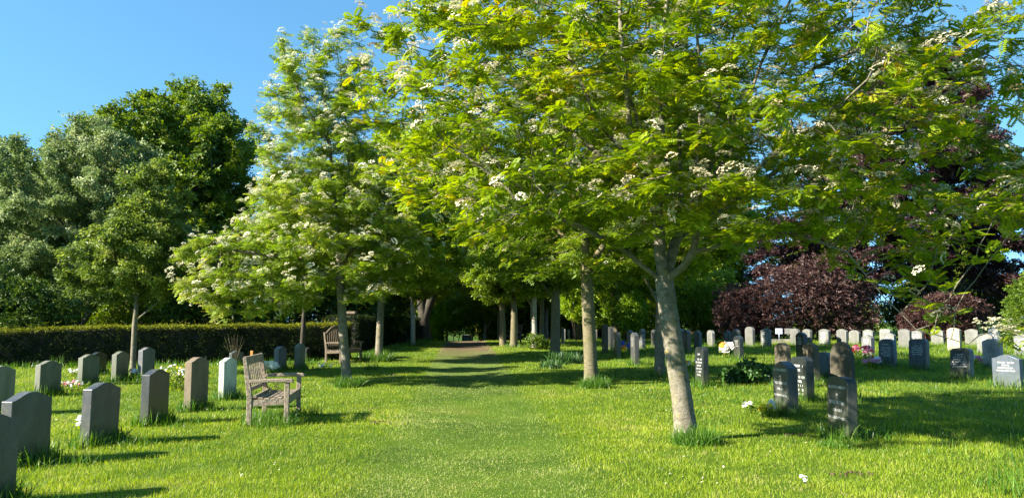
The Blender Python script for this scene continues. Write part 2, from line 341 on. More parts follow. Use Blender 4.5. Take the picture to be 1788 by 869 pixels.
# ------------------------------------------------------------------ trees
def crown_points(N, ells, shell=.45, r=None):
    """points in a union of ellipsoids (cx,cy,cz,rx,ry,rz,weight) with a lumpy outline"""
    r = r or rng; out = []
    w = np.array([e[6] for e in ells], float); w /= w.sum()
    for e, k in zip(ells, (w * N).astype(int)):
        d = r.normal(0, 1, (k, 3)); d /= np.linalg.norm(d, axis=1, keepdims=True)
        K = r.normal(0, 2.6, (5, 3)); ph = r.uniform(0, 6, 5)
        lump = 1 + .09 * np.sin(d @ K.T * 1.3 + ph).sum(1) * .8
        q = r.uniform(0, 1, k) ** shell
        out.append(np.array(e[:3]) + d * q[:, None] * lump[:, None] * np.array(e[3:6]))
    return np.concatenate(out)
def skeleton(guides, A, step, infl=2.0, kill=None, grav=0.05, iters=90, jit=.12):
    kill = kill or step * 1.6
    pos = []; par = []
    for gi, (att, pts) in enumerate(guides):           # att: -1 or point to join at
        pts = [np.array(p, float) for p in pts]
        if att is None: cur = -1
        else: cur = int(np.argmin(np.linalg.norm(np.array(pos) - pts[0], axis=1))); pts[0] = pos[cur]
        for i in range(len(pts) - 1):
            nseg = max(1, int(np.linalg.norm(pts[i + 1] - pts[i]) / step))
            for k in range(nseg + 1):
                if k == 0 and (i > 0 or cur >= 0): continue
                p = pts[i] + (pts[i + 1] - pts[i]) * k / nseg
                pos.append(p); par.append(cur); cur = len(pos) - 1
    pos = np.array(pos); par = list(par)
    nch = np.zeros(len(pos), int)
    A = A[np.argsort(rng.random(len(A)))]
    D = np.linalg.norm(A[:, None] - pos[None], axis=2) if len(pos) < 400 else None
    near = D.argmin(1); dist = D.min(1)
    for it in range(iters):
        act = dist < (infl if it > 6 else infl * 1.6)
        if not act.any(): break
        idx = near[act]; dv = A[act] - pos[idx]; dv /= np.linalg.norm(dv, axis=1, keepdims=True) + 1e-9
        acc = np.zeros_like(pos); np.add.at(acc, idx, dv)
        use = np.unique(idx); use = use[nch[use] < 3]
        if len(use) == 0: break
        g = acc[use]; g /= np.linalg.norm(g, axis=1, keepdims=True) + 1e-9
        g += rng.normal(0, jit, g.shape); g[:, 2] += grav; g /= np.linalg.norm(g, axis=1, keepdims=True)
        new = pos[use] + g * step
        nch[use] += 1; base = len(pos); pos = np.concatenate([pos, new]); par += list(use); nch = np.concatenate([nch, np.zeros(len(new), int)])
        for s in range(0, len(new), 300):
            dn = np.linalg.norm(A[:, None] - new[None, s:s + 300], axis=2); j = dn.argmin(1); dm = dn.min(1)
            b = dm < dist; near[b] = j[b] + base + s; dist[b] = dm[b]
        keep = dist > kill
        A = A[keep]; near = near[keep]; dist = dist[keep]
        if len(A) == 0: break
    par = np.array(par); n = len(pos); cnt = np.zeros(n); haschild = np.zeros(n, bool); haschild[par[par >= 0]] = True
    cnt[~haschild] = 1
    for i in range(n - 1, -1, -1):
        if par[i] >= 0: cnt[par[i]] += cnt[i]
    return pos, par, cnt
def tubes(pos, par, rad, sides=(12, 7, 4), big=.07, mid=.02):
    n = len(pos); kids = [[] for _ in range(n)]
    for i in range(n):
        if par[i] >= 0: kids[par[i]].append(i)
    V = []; Q = []; nb = 0
    starts = [(-1, i) for i in range(n) if par[i] < 0]
    while starts:
        p0, i = starts.pop(); ch = [p0] if p0 >= 0 else []
        c = i
        while True:
            ch.append(c); k = kids[c]
            if not k: break
            k = sorted(k, key=lambda q: -rad[q])
            for q in k[1:]: starts.append((c, q))
            c = k[0]
        if len(ch) < 2: continue
        P = pos[ch]; R = rad[ch].copy()
        if p0 >= 0: R[0] = min(R[0], R[1] * 1.35)
        m_ = sides[0] if R.max() > big else sides[1] if R.max() > mid else sides[2]
        T = np.gradient(P, axis=0); T /= np.linalg.norm(T, axis=1, keepdims=True) + 1e-9
        u = np.cross(T[0], (.3, .9, .1)); u /= np.linalg.norm(u)
        ang = np.arange(m_) * 2 * PI / m_; ca = np.cos(ang)[:, None]; sa = np.sin(ang)[:, None]
        for j in range(len(P)):
            u = u - T[j] * (u @ T[j]); u /= np.linalg.norm(u) + 1e-9; w = np.cross(T[j], u)
            V.append(P[j] + R[j] * (ca * u + sa * w))
        a = np.arange(m_); b = (a + 1) % m_
        for j in range(len(P) - 1):
            Q.append(np.stack([nb + j * m_ + a, nb + j * m_ + b, nb + (j + 1) * m_ + b, nb + (j + 1) * m_ + a], 1))
        nb += len(P) * m_
    return np.concatenate(V), np.concatenate(Q)
def tree(name, loc, label, group, guides, ells, natt, step, rbase, leaf, nleaf, size, lmat, bmat, infl=2.0, taper=.85, rmin=.006,
         droop=.0, flare=.35, blooms=0, bsize=.1, bmat2='white_bloom', twig=5, spreadj=.12, upj=.45, shell=.45, grav=.05, leafpow=0.5, category='tree', clus=1, layer=0, thin=None, tb=0.0, rexp=.5, outward=.7, bloomup=0):
    A = crown_points(natt, ells, shell)
    if layer:
        az = np.arctan2(A[:, 1], A[:, 0]); off = .5 * vnoise(az * 2.2 + 7, az * 0 + 3, 9) * layer * 2 - .18 * np.hypot(A[:, 0], A[:, 1])
        zz = A[:, 2] - off; A[:, 2] = zz - .72 * (zz - np.round(zz / layer) * layer) + off
    pos, par, cnt = skeleton(guides, A, step, infl, grav=grav)
    rad = np.maximum(rbase * taper * (cnt / cnt[0]) ** rexp, rmin)
    tr = cnt > cnt[0] * .93                      # the bole: tapering and flared at the foot
    hb = max(pos[tr][:, 2].max(), .1)
    rad[tr] = rbase * (1 - (1 - taper) * pos[tr][:, 2] / hb) * (1 + flare * np.exp(-np.maximum(pos[tr][:, 2], 0) / .13))
    if thin: rad = np.where((pos[:, 0] > thin[0]) & (pos[:, 2] < thin[1]), np.maximum(rad * thin[2], rmin), rad)
    root = empty(name, loc, label, category, group)
    V, Q = tubes(pos, par, rad)
    V = V + .03 * rbase * np.sin(V[:, [1, 2, 0]] * 23)
    link('trunk', mesh_np('trunk', V, Q, smooth=True), M[bmat], root)
    tw = np.where((cnt <= twig) & (par >= 0) & (pos[:, 2] > .6))[0]
    w = 1.0 / cnt[tw] ** leafpow; w /= w.sum()
    na = nleaf // clus; nleaf = na * clus
    i = rng.choice(tw, na, p=w); f = rng.random((na, 1)); seg = pos[i] - pos[par[i]]
    P = pos[par[i]] + seg * f + rng.normal(0, spreadj, (na, 3)) * (1, 1, .55)
    i = np.repeat(i, clus); P = np.repeat(P, clus, axis=0); seg = pos[i] - pos[par[i]]
    if clus > 1: P = P + rng.normal(0, .018, P.shape)
    d = seg / (np.linalg.norm(seg, axis=1, keepdims=True) + 1e-9) * .6
    rd = rng.normal(0, 1, (nleaf, 3)); rd[:, 2] *= .35
    if clus > 1:
        az = np.repeat(rng.uniform(0, 6.28, na), clus) + np.tile(np.arange(clus) * 2 * PI / clus, na) + rng.normal(0, .25, nleaf)
        rd = np.stack([np.cos(az), np.sin(az), rng.normal(.05, .25, nleaf)], 1)
    t = d + rd * outward; t[:, 2] -= droop
    up = np.tile((0, 0, 1.0), (nleaf, 1))
    sz = size * rng.uniform(.7, 1.25, nleaf)
    tv, tq = leaf
    LV, LQ = stamp(P, t, up, upj, sz, tv, tq)
    lowf = vnoise(P[:, 0] / 1.1 + P[:, 2], P[:, 1] / 1.1 + P[:, 2] * .7, 5)
    tn = np.clip(rng.normal(.45, .2, nleaf) + (lowf - .5) * .5 + tb, 0, .97)
    tn[rng.random(nleaf) < .004] = 1
    tn = np.repeat(tn, len(tq)) + rng.normal(0, .04, nleaf * len(tq))
    link('crown', mesh_np('crown', LV, LQ, np.clip(tn, 0, 1)), M[lmat], root)
    if blooms:
        tips = np.where((cnt <= 2) & (pos[:, 2] > .8))[0]
        j = rng.choice(tips, blooms)
        ow = pos[par[j]]; P = pos[j] + (pos[j] - ow) * .5 + rng.normal(0, spreadj * .8, (blooms, 3)) + (-.03, -.04, .07 + bloomup)
        tt = rng.normal(0, 1, (blooms, 3)); tt[:, 2] *= .25
        bs = np.where(rng.random(blooms) < .3, bsize * 1.35, bsize) * rng.uniform(.6, 1.2, blooms)
        dv, dq = dome(46, 1, .055, .10, .3)
        BV, BQ = stamp(P, tt, np.tile((-.15, -.15, 1.0), (blooms, 1)), .3, bs, dv, dq)
        tn = np.repeat(np.clip(rng.normal(.6, .3, blooms), 0, 1), len(dq))
        link('blossom', mesh_np('blossom', BV, BQ, tn), M[bmat2], root)
    return root
def pale(root, mat='bark_sunlit'):  # swaps in the lightened bark so shaded far trunks look sunlit
    for c in root.children:
        if c.name.startswith('trunk'): c.material_slots[0].link = 'OBJECT'; c.material_slots[0].material = M[mat]
def base_at(px, py=None, Y=None):
    if Y is None: x, Y = ground(px, py)
    else: x = gx(px, Y)
    return (x, Y, float(H(x, Y)) - .03)

# main rowan -------------------------------------------------------
bx, by, bz = base_at(1200, 768)
fx = at(1158, 495, by)[0] - bx; fz = at(1158, 495, by)[1] - bz
def rel(px, py, dy=0):
    x, z = at(px, py, by + dy); return (x - bx, dy, z - bz)
fork = rel(1160, 492)
G = [(None, [(0, 0, 0), rel(1190, 690), rel(1172, 580), fork, rel(1152, 440), rel(1150, 380, .1)]),
     (0, [rel(1158, 500), rel(1120, 462, -.1), rel(1078, 428, -.25), rel(1010, 395, -.5), rel(900, 350, -.9)]),
     (0, [fork, rel(1178, 425, .15), rel(1205, 372, .3), rel(1235, 300, .6), rel(1255, 180, .8), rel(1290, 20, 1)]),
     (0, [rel(1162, 488), rel(1192, 466, -.2), rel(1210, 440, -.4), rel(1262, 428, -.6)]),
     (0, [rel(1262, 428, -.6), rel(1380, 405, -1.1), rel(1480, 440, -1.4), rel(1545, 520, -1.5), rel(1600, 575, -1.6), rel(1690, 600, -1.6)]),
     (0, [rel(1205, 445, -.4), rel(1218, 395, -.5), rel(1280, 330, -.8), rel(1400, 230, -1.3)]),
     (0, [rel(1150, 380, .1), rel(1120, 300, .2), rel(1110, 200, .3), rel(1060, 60, .3)]),
     (0, [rel(1152, 380, .1), rel(1165, 290, -.3), rel(1150, 170, -.5), rel(1170, -60, -.8)]),
     (0, [rel(1135, 330, .2), rel(1060, 280, .5), rel(960, 200, 1.0), rel(860, 120, 1.3)]),
     (0, [rel(1178, 425, .15), rel(1240, 375, 1.0), rel(1330, 330, 2.0), rel(1450, 260, 2.6)]),
     (0, [rel(1150, 400, .1), rel(1135, 320, -.5), rel(1100, 220, -.9), rel(1085, 60, -1.2), rel(1080, -60, -1.2)]),
     (0, [rel(1205, 372, .3), rel(1215, 300, -.3), rel(1225, 180, -.7), rel(1215, 20, -.9)]),
     (0, [rel(1235, 300, .6), rel(1290, 220, .3), rel(1330, 110, .2), rel(1390, -20, .2)]),
     (0, [rel(1178, 425, .15), rel(1190, 330, 1.0), rel(1185, 220, 1.5), rel(1200, 60, 1.7)]),
     (0, [rel(1120, 300, .2), rel(1050, 220, -.2), rel(1000, 110, -.4), rel(960, 10, -.4)]),
     (0, [rel(1218, 395, -.5), rel(1300, 340, -.2), rel(1380, 280, .2), rel(1480, 170, .4), rel(1580, 90, .4)]),
     (0, [rel(1215, 345, .3), rel(1300, 230, 0), rel(1420, 120, -.3), rel(1560, 60, -.3)])]
ells = [(-.15, 0, 4.7, 3.6, 3.5, 2.2, 6), (-.2, 0, 6.2, 3.0, 3.0, 1.9, 3), (-1.9, -.1, 4.1, 2.2, 2.4, 1.5, 1.7), (2.7, -.3, 3.7, 2.3, 2.4, 1.5, .8),
        (-.5, -1.0, 3.2, 2.6, 1.8, .6, 1.2), (2.6, -.9, 2.75, 2.0, 1.3, .5, .5), (2.9, -.4, 4.9, 1.6, 1.6, 1.2, .55), (-2.6, -.3, 3.6, 1.6, 1.6, 1.1, 1.1), (-2.8, 0, 5.2, 1.4, 1.6, 1.3, 1.0), (-1.6, -1.3, 2.95, 1.6, 1.2, .5, .9), (.5, -1.6, 2.85, 1.5, 1.0, .45, .8), (2.35, -1.5, 1.95, .6, .4, .4, .22), (3.3, -1.6, 1.3, .8, .4, .25, .22)]
PIN6 = pinnate(6); PIN4 = pinnate(4)
main = tree('rowan_tree', (bx, by, bz), 'large flowering rowan with leaning smooth grey trunk, nearest tree beside the mown path', 'rowan trees lining the path',
            G, ells, 5800, .15, .137, PIN6, 38000, .14, 'rowan', 'bark', infl=1.3, rmin=.006, blooms=2600, bsize=.135, bloomup=.06, bmat2='cream_bloom', spreadj=.07, taper=.88, rexp=.52, tb=.15, flare=.5, thin=(1.3, 3.2, .42), clus=5, layer=.5, upj=.3, outward=.9)
# the low spray hanging to the right (its own little guide on the same tree is part of the crown above)

# left rowan -------------------------------------------------------
bx, by, bz = base_at(607, 672)
G = [(None, [(0, 0, 0), rel(600, 600), rel(594, 480), rel(588, 380), rel(575, 250), rel(560, 120)]),
     (0, [rel(592, 430), rel(560, 390, -.3), rel(500, 330, -.5), rel(460, 300, -.6)]),
     (0, [rel(588, 390), rel(610, 300, .2), rel(600, 160, .3), rel(585, 70, .2)]),
     (0, [rel(594, 500), rel(520, 450, -.3), rel(430, 440, -.5), rel(370, 430, -.5)]),
     (0, [rel(596, 470), rel(640, 400, .2), rel(680, 330, .2)]),
     (0, [rel(575, 250), rel(530, 180, 0), rel(500, 110, 0)])]
ells = [(-.4, 0, 4.0, 2.5, 2.3, 1.9, 5), (-.7, 0, 6.4, 1.45, 1.4, 2.0, 3), (-1.9, -.4, 2.6, 1.9, 1.7, 1.0, 2.6), (.5, 0, 3.2, 1.7, 1.8, 1.2, 1.6), (-2.9, -.4, 2.2, 1.0, 1.0, .6, .7)]
treeA = tree('rowan_tree', (bx, by, bz), 'rowan thick with white blossom, leaning slim trunk beside the nearer bench', 'rowan trees lining the path',
             G, ells, 2600, .18, .115, PIN4, 31000, .16, 'rowan_pale', 'bark', infl=1.6, blooms=2300, bsize=.14, bloomup=.03, spreadj=.09, rmin=.008, tb=.15, twig=4, clus=5, layer=.5, upj=.35, outward=.9)
# second in the row on the other side
bx, by, bz = base_at(1033, 672)
G = [(None, [(0, 0, 0), rel(1030, 600), rel(1026, 520), rel(1024, 470), rel(1020, 400)]),
     (0, [rel(1024, 470), rel(990, 420, .2), rel(940, 360, .3), rel(880, 300, .3)]),
     (0, [rel(1025, 470), rel(1060, 420, -.2), rel(1110, 350, -.3)]),
     (0, [rel(1020, 400), rel(1035, 300, 0), rel(1040, 160, 0)]), (0, [rel(1020, 400), rel(980, 260, 0), rel(960, 120, 0)])]
ells = [(0, 0, 4.9, 3.2, 3.0, 2.4, 6), (-1.5, 0, 3.7, 2.0, 2, 1.3, 2), (1.6, 0, 3.8, 2, 2, 1.3, 2), (0, 0, 7.0, 2.0, 2.0, 1.5, 1.4)]
treeR2 = tree('rowan_tree', (bx, by, bz), 'rowan with stout straight olive trunk, second tree behind the leaning grey one', 'rowan trees lining the path',
              G, ells, 2200, .2, .165, PIN4, 22000, .17, 'mid', 'bark_green', infl=1.7, blooms=330, bsize=.13, bmat2='cream_bloom', spreadj=.1, rmin=.009, tb=.15, twig=4, clus=5, layer=.55, upj=.35, outward=.9)
# generic avenue tree, local metres
def gen_guides(h, k, seed, spread=1.0):
    r = np.random.default_rng(seed); g = [(None, [(0, 0, 0), (.03, 0, h * .5), (0.05, .05, h), (.0, .1, h + 1.0)])]
    for i in range(k):
        a = i * 2 * PI / k + r.uniform(-.3, .3); z = h + r.uniform(-.5, .7)
        g.append((0, [(0, 0, z), (math.cos(a) * .5 * spread, math.sin(a) * .5 * spread, z + .5), (math.cos(a) * 1.2 * spread, math.sin(a) * 1.2 * spread, z + 1.4), (math.cos(a) * 1.7 * spread, math.sin(a) * 1.7 * spread, z + 2.6)]))
    return g
C8 = clump(7, .55, .16, .45, 3)
ells_g = [(0, 0, 4.7, 3.0, 3.0, 2.3, 5), (-1, .5, 3.6, 2.0, 2, 1.2, 2), (1.2, -.4, 3.6, 2, 2, 1.2, 2), (0, 0, 6.8, 1.9, 1.9, 1.5, 1.4)]
p = base_at(661, 628)
treeB = tree('rowan_tree', p, 'slim speckled rowan behind the blossom-laden one, its foot in a tall grass tuft', 'rowan trees lining the path', gen_guides(2.3, 5, 1), ells_g, 1500, .24, .13, C8, 11000, .22, 'mid', 'bark', infl=1.9,
             blooms=420, bsize=.15, spreadj=.12, rmin=.011, tb=.15, twig=4)
p = base_at(969, 623)
treeC = tree('rowan_tree', p, 'rowan with blotchy shaded trunk beside a clump of strappy leaves', 'rowan trees lining the path', gen_guides(2.6, 5, 2), ells_g, 1400, .24, .19, C8, 10500, .23, 'mid', 'bark_green', infl=1.9,
             blooms=160, bsize=.15, bmat2='cream_bloom', spreadj=.12, rmin=.011, tb=.05, twig=4)
far = [(721, 604, treeB, .95, 1.9, 'slim pale-trunked rowan in front of the clipped dark hedge block'), (897, 606, treeC, .9, .7, 'rowan leaning over the dark bench beside the earth path'),
       (878, 603, treeC, .85, 2.9, 'dark straight trunk just left of the dark bench by the earth path'), (934, 606, treeB, 1.0, 3.7, 'slim pale trunk rising from a low leafy shrub'),
       (1152, 655, treeB, 1.05, 5.2, 'pale-barked tree half hidden behind the leaning grey trunk')]
for px, py, src, sc, rz, lab in far:
    q = dup(src, base_at(px, py), rz, sc, lab)
    if px in (934, 721): pale(q)
farY = [(931, 47, treeB, 1.1, 3.3), (940, 64, treeB, 1.2, .9), (780, 70, treeB, 1.1, 1.9), (846, 56, treeB, 1.0, .4), (861, 60, treeB, 1.05, 1.4), (873, 52, treeC, 1.0, 2.2), (945, 50, treeB, 1.15, 5.5), (953, 55, treeC, 1.1, 4.1), (765, 68, treeC, 1.0, 3.3), (773, 72, treeB, 1.1, 2.5), (1010, 48, treeC, 1.1, .2), (1075, 42, treeC, 1.2, 1.1), (712, 49, treeB, .85, 5.9)]
for px, Y, src, sc, rz in farY:
    q = dup(src, base_at(px, Y=Y), rz, sc, 'slender tree far down the avenue where the earth path ends', 'slender trees far down the avenue')
    if px in (846, 861, 945, 953, 765): pale(q)
# lime green sapling and two trees near the far stones
C12 = clump(9, .5, .2, .5, 4)
# twin dark old tree
gd = [(None, [(0, 0, 0), (-.1, 0, 1.2), (-.3, 0, 3), (-.6, 0, 6), (-.8, 0, 9)]), (0, [(-.1, 0, 1.2), (.5, 0, 3), (.8, 0, 6), (1.0, 0, 9)]), (0, [(-.3, 0, 3.6), (-1.6, .5, 6), (-2.6, .5, 8)]), (0, [(.5, 0, 3.3), (1.8, -.5, 6), (2.8, 0, 8)])]
tree('old_tree', base_at(742, Y=46), 'massive twin-stemmed dark tree at the end of the clipped hedge', None, gd, [(0, 0, 9, 4.4, 4.4, 4.6, 5), (0, 0, 6, 3.4, 3.4, 2.4, 2)], 1300, .4, .42, C12, 9000, .42, 'mid', 'bark_dark', infl=3, rmin=.03, spreadj=.25, flare=.2, tb=.05)

# background left ---------------------------------------------------
p = base_at(288, Y=47)
def big_guides(h, k, L, seed):
    r = np.random.default_rng(seed); g = [(None, [(0, 0, 0), (0, 0, h), (0, 0, h + L * .5)])]
    for i in range(k):
        a = i * 2 * PI / k + r.uniform(-.3, .3); z = h + r.uniform(-.2, .2) * L
        g.append((0, [(0, 0, z), (math.cos(a) * .25 * L, math.sin(a) * .25 * L, z + .25 * L), (math.cos(a) * .5 * L, math.sin(a) * .5 * L, z + .7 * L)]))
    return g
bigT = tree('broad_tree', p, 'tall round-headed dark green tree rising over the others behind the hedge', None, big_guides(4, 6, 5, 3),
     [(0, 0, 9.6, 5.4, 5.2, 6.4, 6), (-4.2, 0, 9.6, 3.5, 3.3, 4.8, 3), (1.4, 0, 12.3, 3.0, 3, 3.2, 1.5), (2.4, 0, 8.0, 3.0, 3.0, 4, 1)], 2600, .45, .5, C12, 26000, .33, 'dark', 'bark_dark', infl=3.5, rmin=.03, spreadj=.28, tb=.2, shell=.3)
p = base_at(135, Y=32)
gw = [(None, [(0, 0, 0), (0, 0, .8), (0, 0, 3), (.1, 0, 5)]), (0, [(0, 0, .6), (-.9, 0, 1.5), (-2, 0, 2.3), (-2.8, 0, 4)]), (0, [(0, 0, .8), (.5, 0, 2), (1, 0, 4), (1.2, 0, 6)]), (0, [(0, 0, .7), (-.4, .2, 2.2), (-1.2, 0, 4), (-1.6, 0, 6)]), (0, [(0, 0, .9), (.7, -.3, 1.8), (2, -.3, 3), (2.8, 0, 5)])]
tree('whitebeam_tree', p, 'silvery-leaved whitebeam with several dark stems behind the hedge', None, gw,
     [(-.2, 0, 5.4, 4.2, 3.4, 3.6, 6), (-2.6, 0, 4.4, 2.2, 2.2, 2.6, 1.5), (.6, 0, 8.0, 2.4, 2.2, 1.9, 1.3), (2.6, 0, 4.2, 1.8, 2, 2.2, 1)], 2400, .3, .3, C8, 24000, .23, 'silver', 'bark_dark', infl=2.6, rmin=.016, spreadj=.16, tb=.05, taper=.7)
p = base_at(231, 660)
gs = [(None, [(0, 0, 0), (0, 0, 1.3), (.05, 0, 3), (.05, 0, 5)]), (0, [(0, 0, 1.45), (.6, 0, 2.0), (1.3, 0, 2.6)]), (0, [(0, 0, 2), (-.7, 0, 2.6), (-1.3, 0, 3.2)]), (0, [(0, 0, 2.2), (.2, .6, 3), (.3, 1, 3.6)]), (0, [(0, 0, 2.2), (-.2, -.6, 3), (-.3, -1, 3.6)])]
tree('garden_tree', p, 'small loose-crowned tree on a thin pale trunk, standing among the headstones before the hedge', None, gs,
     [(0, 0, 3.1, 1.9, 1.8, 1.2, 4), (.2, 0, 4.2, 1.1, 1.1, 1.5, 2), (1.3, 0, 2.8, 1.0, 1, .7, 1), (-1.0, 0, 2.7, 1.0, 1, .8, 1)], 1300, .18, .075, C8, 9500, .15, 'garden', 'bark', infl=1.5, rmin=.007, spreadj=.1, tb=0)
# dark bluish tree at the edge
C14 = clump(10, .4, .1, .5, 6)
tree('conifer_tree', base_at(-30, Y=38), 'dark bluish conifer cut by the edge of the picture, beyond the whitebeam', None, [(None, [(0, 0, 0), (0, 0, 5), (0, 0, 10)])] + [(0, [(0, 0, 2 + i * .7), (math.cos(i * 2.4) * (2.6 - i * .2), math.sin(i * 2.4) * (2.6 - i * .2), 2.3 + i * .7)]) for i in range(10)],
     [(0, 0, 4, 3.0, 3, 3.6, 3), (0, 0, 7.6, 2.0, 2, 3.2, 2)], 1300, .4, .25, C14, 8000, .42, 'deep', 'bark_dark', infl=2.5, rmin=.02, spreadj=.22, tb=.1)

# copper beech ------------------------------------------------------
p = base_at(1655, Y=43)
gb = [(None, [(0, 0, 0), (0, 0, 1.2), (-.2, 0, 5), (-.3, 0, 9), (-.3, 0, 13)])] + [(0, [(0, 0, 1.2), (dx * .35, dy * .3, 3.2), (dx * .75, dy, 6.5), (dx, dy, 10)]) for dx, dy in ((-2.6, .3), (-1.4, -.6), (1.2, .5), (2.6, -.4), (4.2, .2), (-4.6, .4))]
tree('copper_beech_tree', p, 'huge dark purple copper beech with many rising stems, sky showing through', None, gb,
     [(-1.2, 0, 10.5, 5.4, 5, 5.4, 6), (-3.2, 0, 7.0, 5.0, 4, 3.4, 2), (2.4, 0, 7.5, 4.2, 4, 3.2, 2), (-.6, 0, 14.5, 3.4, 3.4, 3.0, 1.5), (-6, 0, 6.0, 3.5, 3, 2.6, 1), (4.0, 0, 4.2, 3, 2.5, 2.6, .8), (-4.5, 0, 3.8, 3.6, 2.2, 2.0, .9), (0, .5, 5.0, 4.5, 2.2, 2.0, .8), (-9.2, 0, 5.0, 2.4, 2, 2.6, .7)], 3400, .45, .45, C12, 42000, .27, 'purple', 'bark_dark', infl=3.4, rmin=.03, spreadj=.25, tb=0, shell=.35, taper=.7)

# ------------------------------------------------------------------ shrubs and masses
def mass(name, loc, label, cat, parts, n, leaf, size, mat, group=None, tb=0, kind=None, stems=8, shell=.35, up=.6):
    P = crown_points(n, parts, shell); P = P[P[:, 2] > .03]; n = len(P)
    c = np.array([0, 0, .2]); t = P - c; t[:, 2] *= .4; t += rng.normal(0, 1.0, t.shape)
    V, Q = stamp(P, t, np.tile((0, 0, 1.0), (n, 1)), up, size * rng.uniform(.7, 1.3, n), *leaf)
    tn = np.repeat(np.clip(rng.normal(.5, .22, n) + tb, 0, 1), len(leaf[1]))
    me = mesh_np(name, V, Q, tn)
    if kind: return tag(link(name, me, M[mat], loc=loc), label, cat, group, kind)
    root = empty(name, loc, label, cat, group)
    link('foliage', me, M[mat], root)
    mb = MB()
    for k in range(stems):
        e = parts[k % len(parts)]; a = rng.uniform(0, 6.28); q = rng.uniform(.2, .8)
        tip = (e[0] + math.cos(a) * q * e[3], e[1] + math.sin(a) * q * e[4], max(.1, e[2] + e[5] * .3))
        b0 = (e[0] * .5 + rng.uniform(-.1, .1), e[1] * .5, -.05)
        mid_ = tuple((b0[i] * .4 + tip[i] * .6) + (0 if i < 2 else -.05) for i in range(3))
        mb.tube([b0, mid_, tip], [.02 * e[5] + .006, .012 * e[5] + .004, .004], 5)
    mb.build('stems', M['bark_dark'], root, smooth=True)
    return root
def gz(px, Y): return base_at(px, Y=Y)
mass('plum_shrub', gz(1385, 41), 'broad purple-leaved shrub mass behind the small white tablets', 'shrub', [(-2.6, 0, 1.6, 1.6, 1.4, 1.7, 2), (-.6, 0, 1.9, 2.0, 1.6, 2.1, 3), (1.6, 0, 2.1, 1.9, 1.6, 2.3, 3), (3.2, 0, 1.5, 1.4, 1.4, 1.7, 1.5)], 9000, C12, .17, 'plum', tb=.05)
mass('plum_shrub', gz(1650, 40), 'domed reddish purple shrub under the copper beech, beside the cow parsley', 'shrub', [(0, 0, 1.3, 2.1, 1.4, 1.4, 3), (-1.2, 0, .9, 1.2, 1.2, 1.0, 1)], 5200, C12, .17, 'plum', tb=.12)
mass('green_shrub', gz(1822, 33), 'bright green leafy shrub at the edge of the picture beyond the last headstones', 'shrub', [(0, 0, 1.5, 1.5, 1.4, 1.9, 2), (.8, 0, 2.8, 1.2, 1.2, 1.2, 1)], 4500, C12, .15, 'mid', tb=-.3)
mass('dark_bush', gz(1745, 46), 'blackish evergreen bush between the purple dome and the bright green shrub', 'bush', [(0, 0, 1.7, 2.6, 1.6, 2.0, 2), (-3.5, 1.0, 1.6, 3, 1.5, 1.8, 2)], 6000, C12, .24, 'deep')
mass('green_shrub', gz(1205, 46), 'dull green bushes behind the far dark headstones, beside the purple shrub', 'shrub', [(-1.5, 0, 2.4, 2.6, 1.8, 2.7, 2), (1.7, 0, 1.9, 2.2, 1.6, 2.1, 2), (-3.8, 0, 1.8, 1.8, 1.6, 1.9, 1)], 7500, C12, .22, 'mid', tb=0)
mass('lime_shrub', gz(1020, 44), 'bright lime green sapling glowing between the stout trunks', 'shrub', [(0, 0, 2.3, 1.4, 1.0, 1.3, 2), (-.8, 0, 2.8, .8, .8, .7, 1)], 1800, C12, .2, 'lime', tb=.1)
mass('lime_shrub', gz(1092, 42), 'lime green bush hanging over the far dark headstones', 'shrub', [(0, 0, 1.7, 1.2, 1.0, 1.2, 2)], 1500, C12, .18, 'lime', tb=-.1)
mass('evergreen_bush', gz(40, 28), 'dense dark evergreen bush overtopping the hedge at its far end', 'bush', [(0, 0, 1.5, 1.7, 1.3, 1.7, 2), (-1.5, 0, 1.9, 1.4, 1.3, 2.0, 2)], 5000, C12, .17, 'deep', tb=.2)
mass('garden_bush', gz(210, 36), 'mid green bush seen between the dark stems behind the hedge', 'bush', [(0, 0, 1.4, 2.0, 1.4, 1.5, 2), (2.0, 0, 1.9, 1.8, 1.4, 1.9, 2), (-3, 0, 1.3, 1.6, 1.4, 1.4, 1)], 5500, C12, .19, 'dark', tb=.25)
mass('garden_bush', gz(370, 34), 'dark leafy bush behind the hedge where the blossom sprays hang', 'bush', [(-.8, 0, 2.6, 1.9, 1.4, 2.8, 2), (1.6, 0, 2.6, 1.9, 1.4, 2.6, 2)], 6500, C12, .2, 'deep', tb=.25)
mass('garden_bush', gz(440, 33), 'bronze-gold leaved bush above the dark one beyond the hedge', 'bush', [(-.4, 0, 4.4, 1.4, 1.0, .8, 2), (-1.2, 0, 3.8, .8, .8, .6, 1)], 1800, C12, .18, 'gold')
mass('garden_bush', gz(500, 38), 'shadowy tall bushes filling the gap behind the hedge end', 'bush', [(-1, 0, 3, 2.4, 1.6, 3.2, 2), (2.5, 0, 3.0, 2.4, 1.6, 3.2, 2), (4.8, 0, 2.6, 1.4, 1.6, 2.8, 1)], 7000, C12, .24, 'deep', tb=.1)
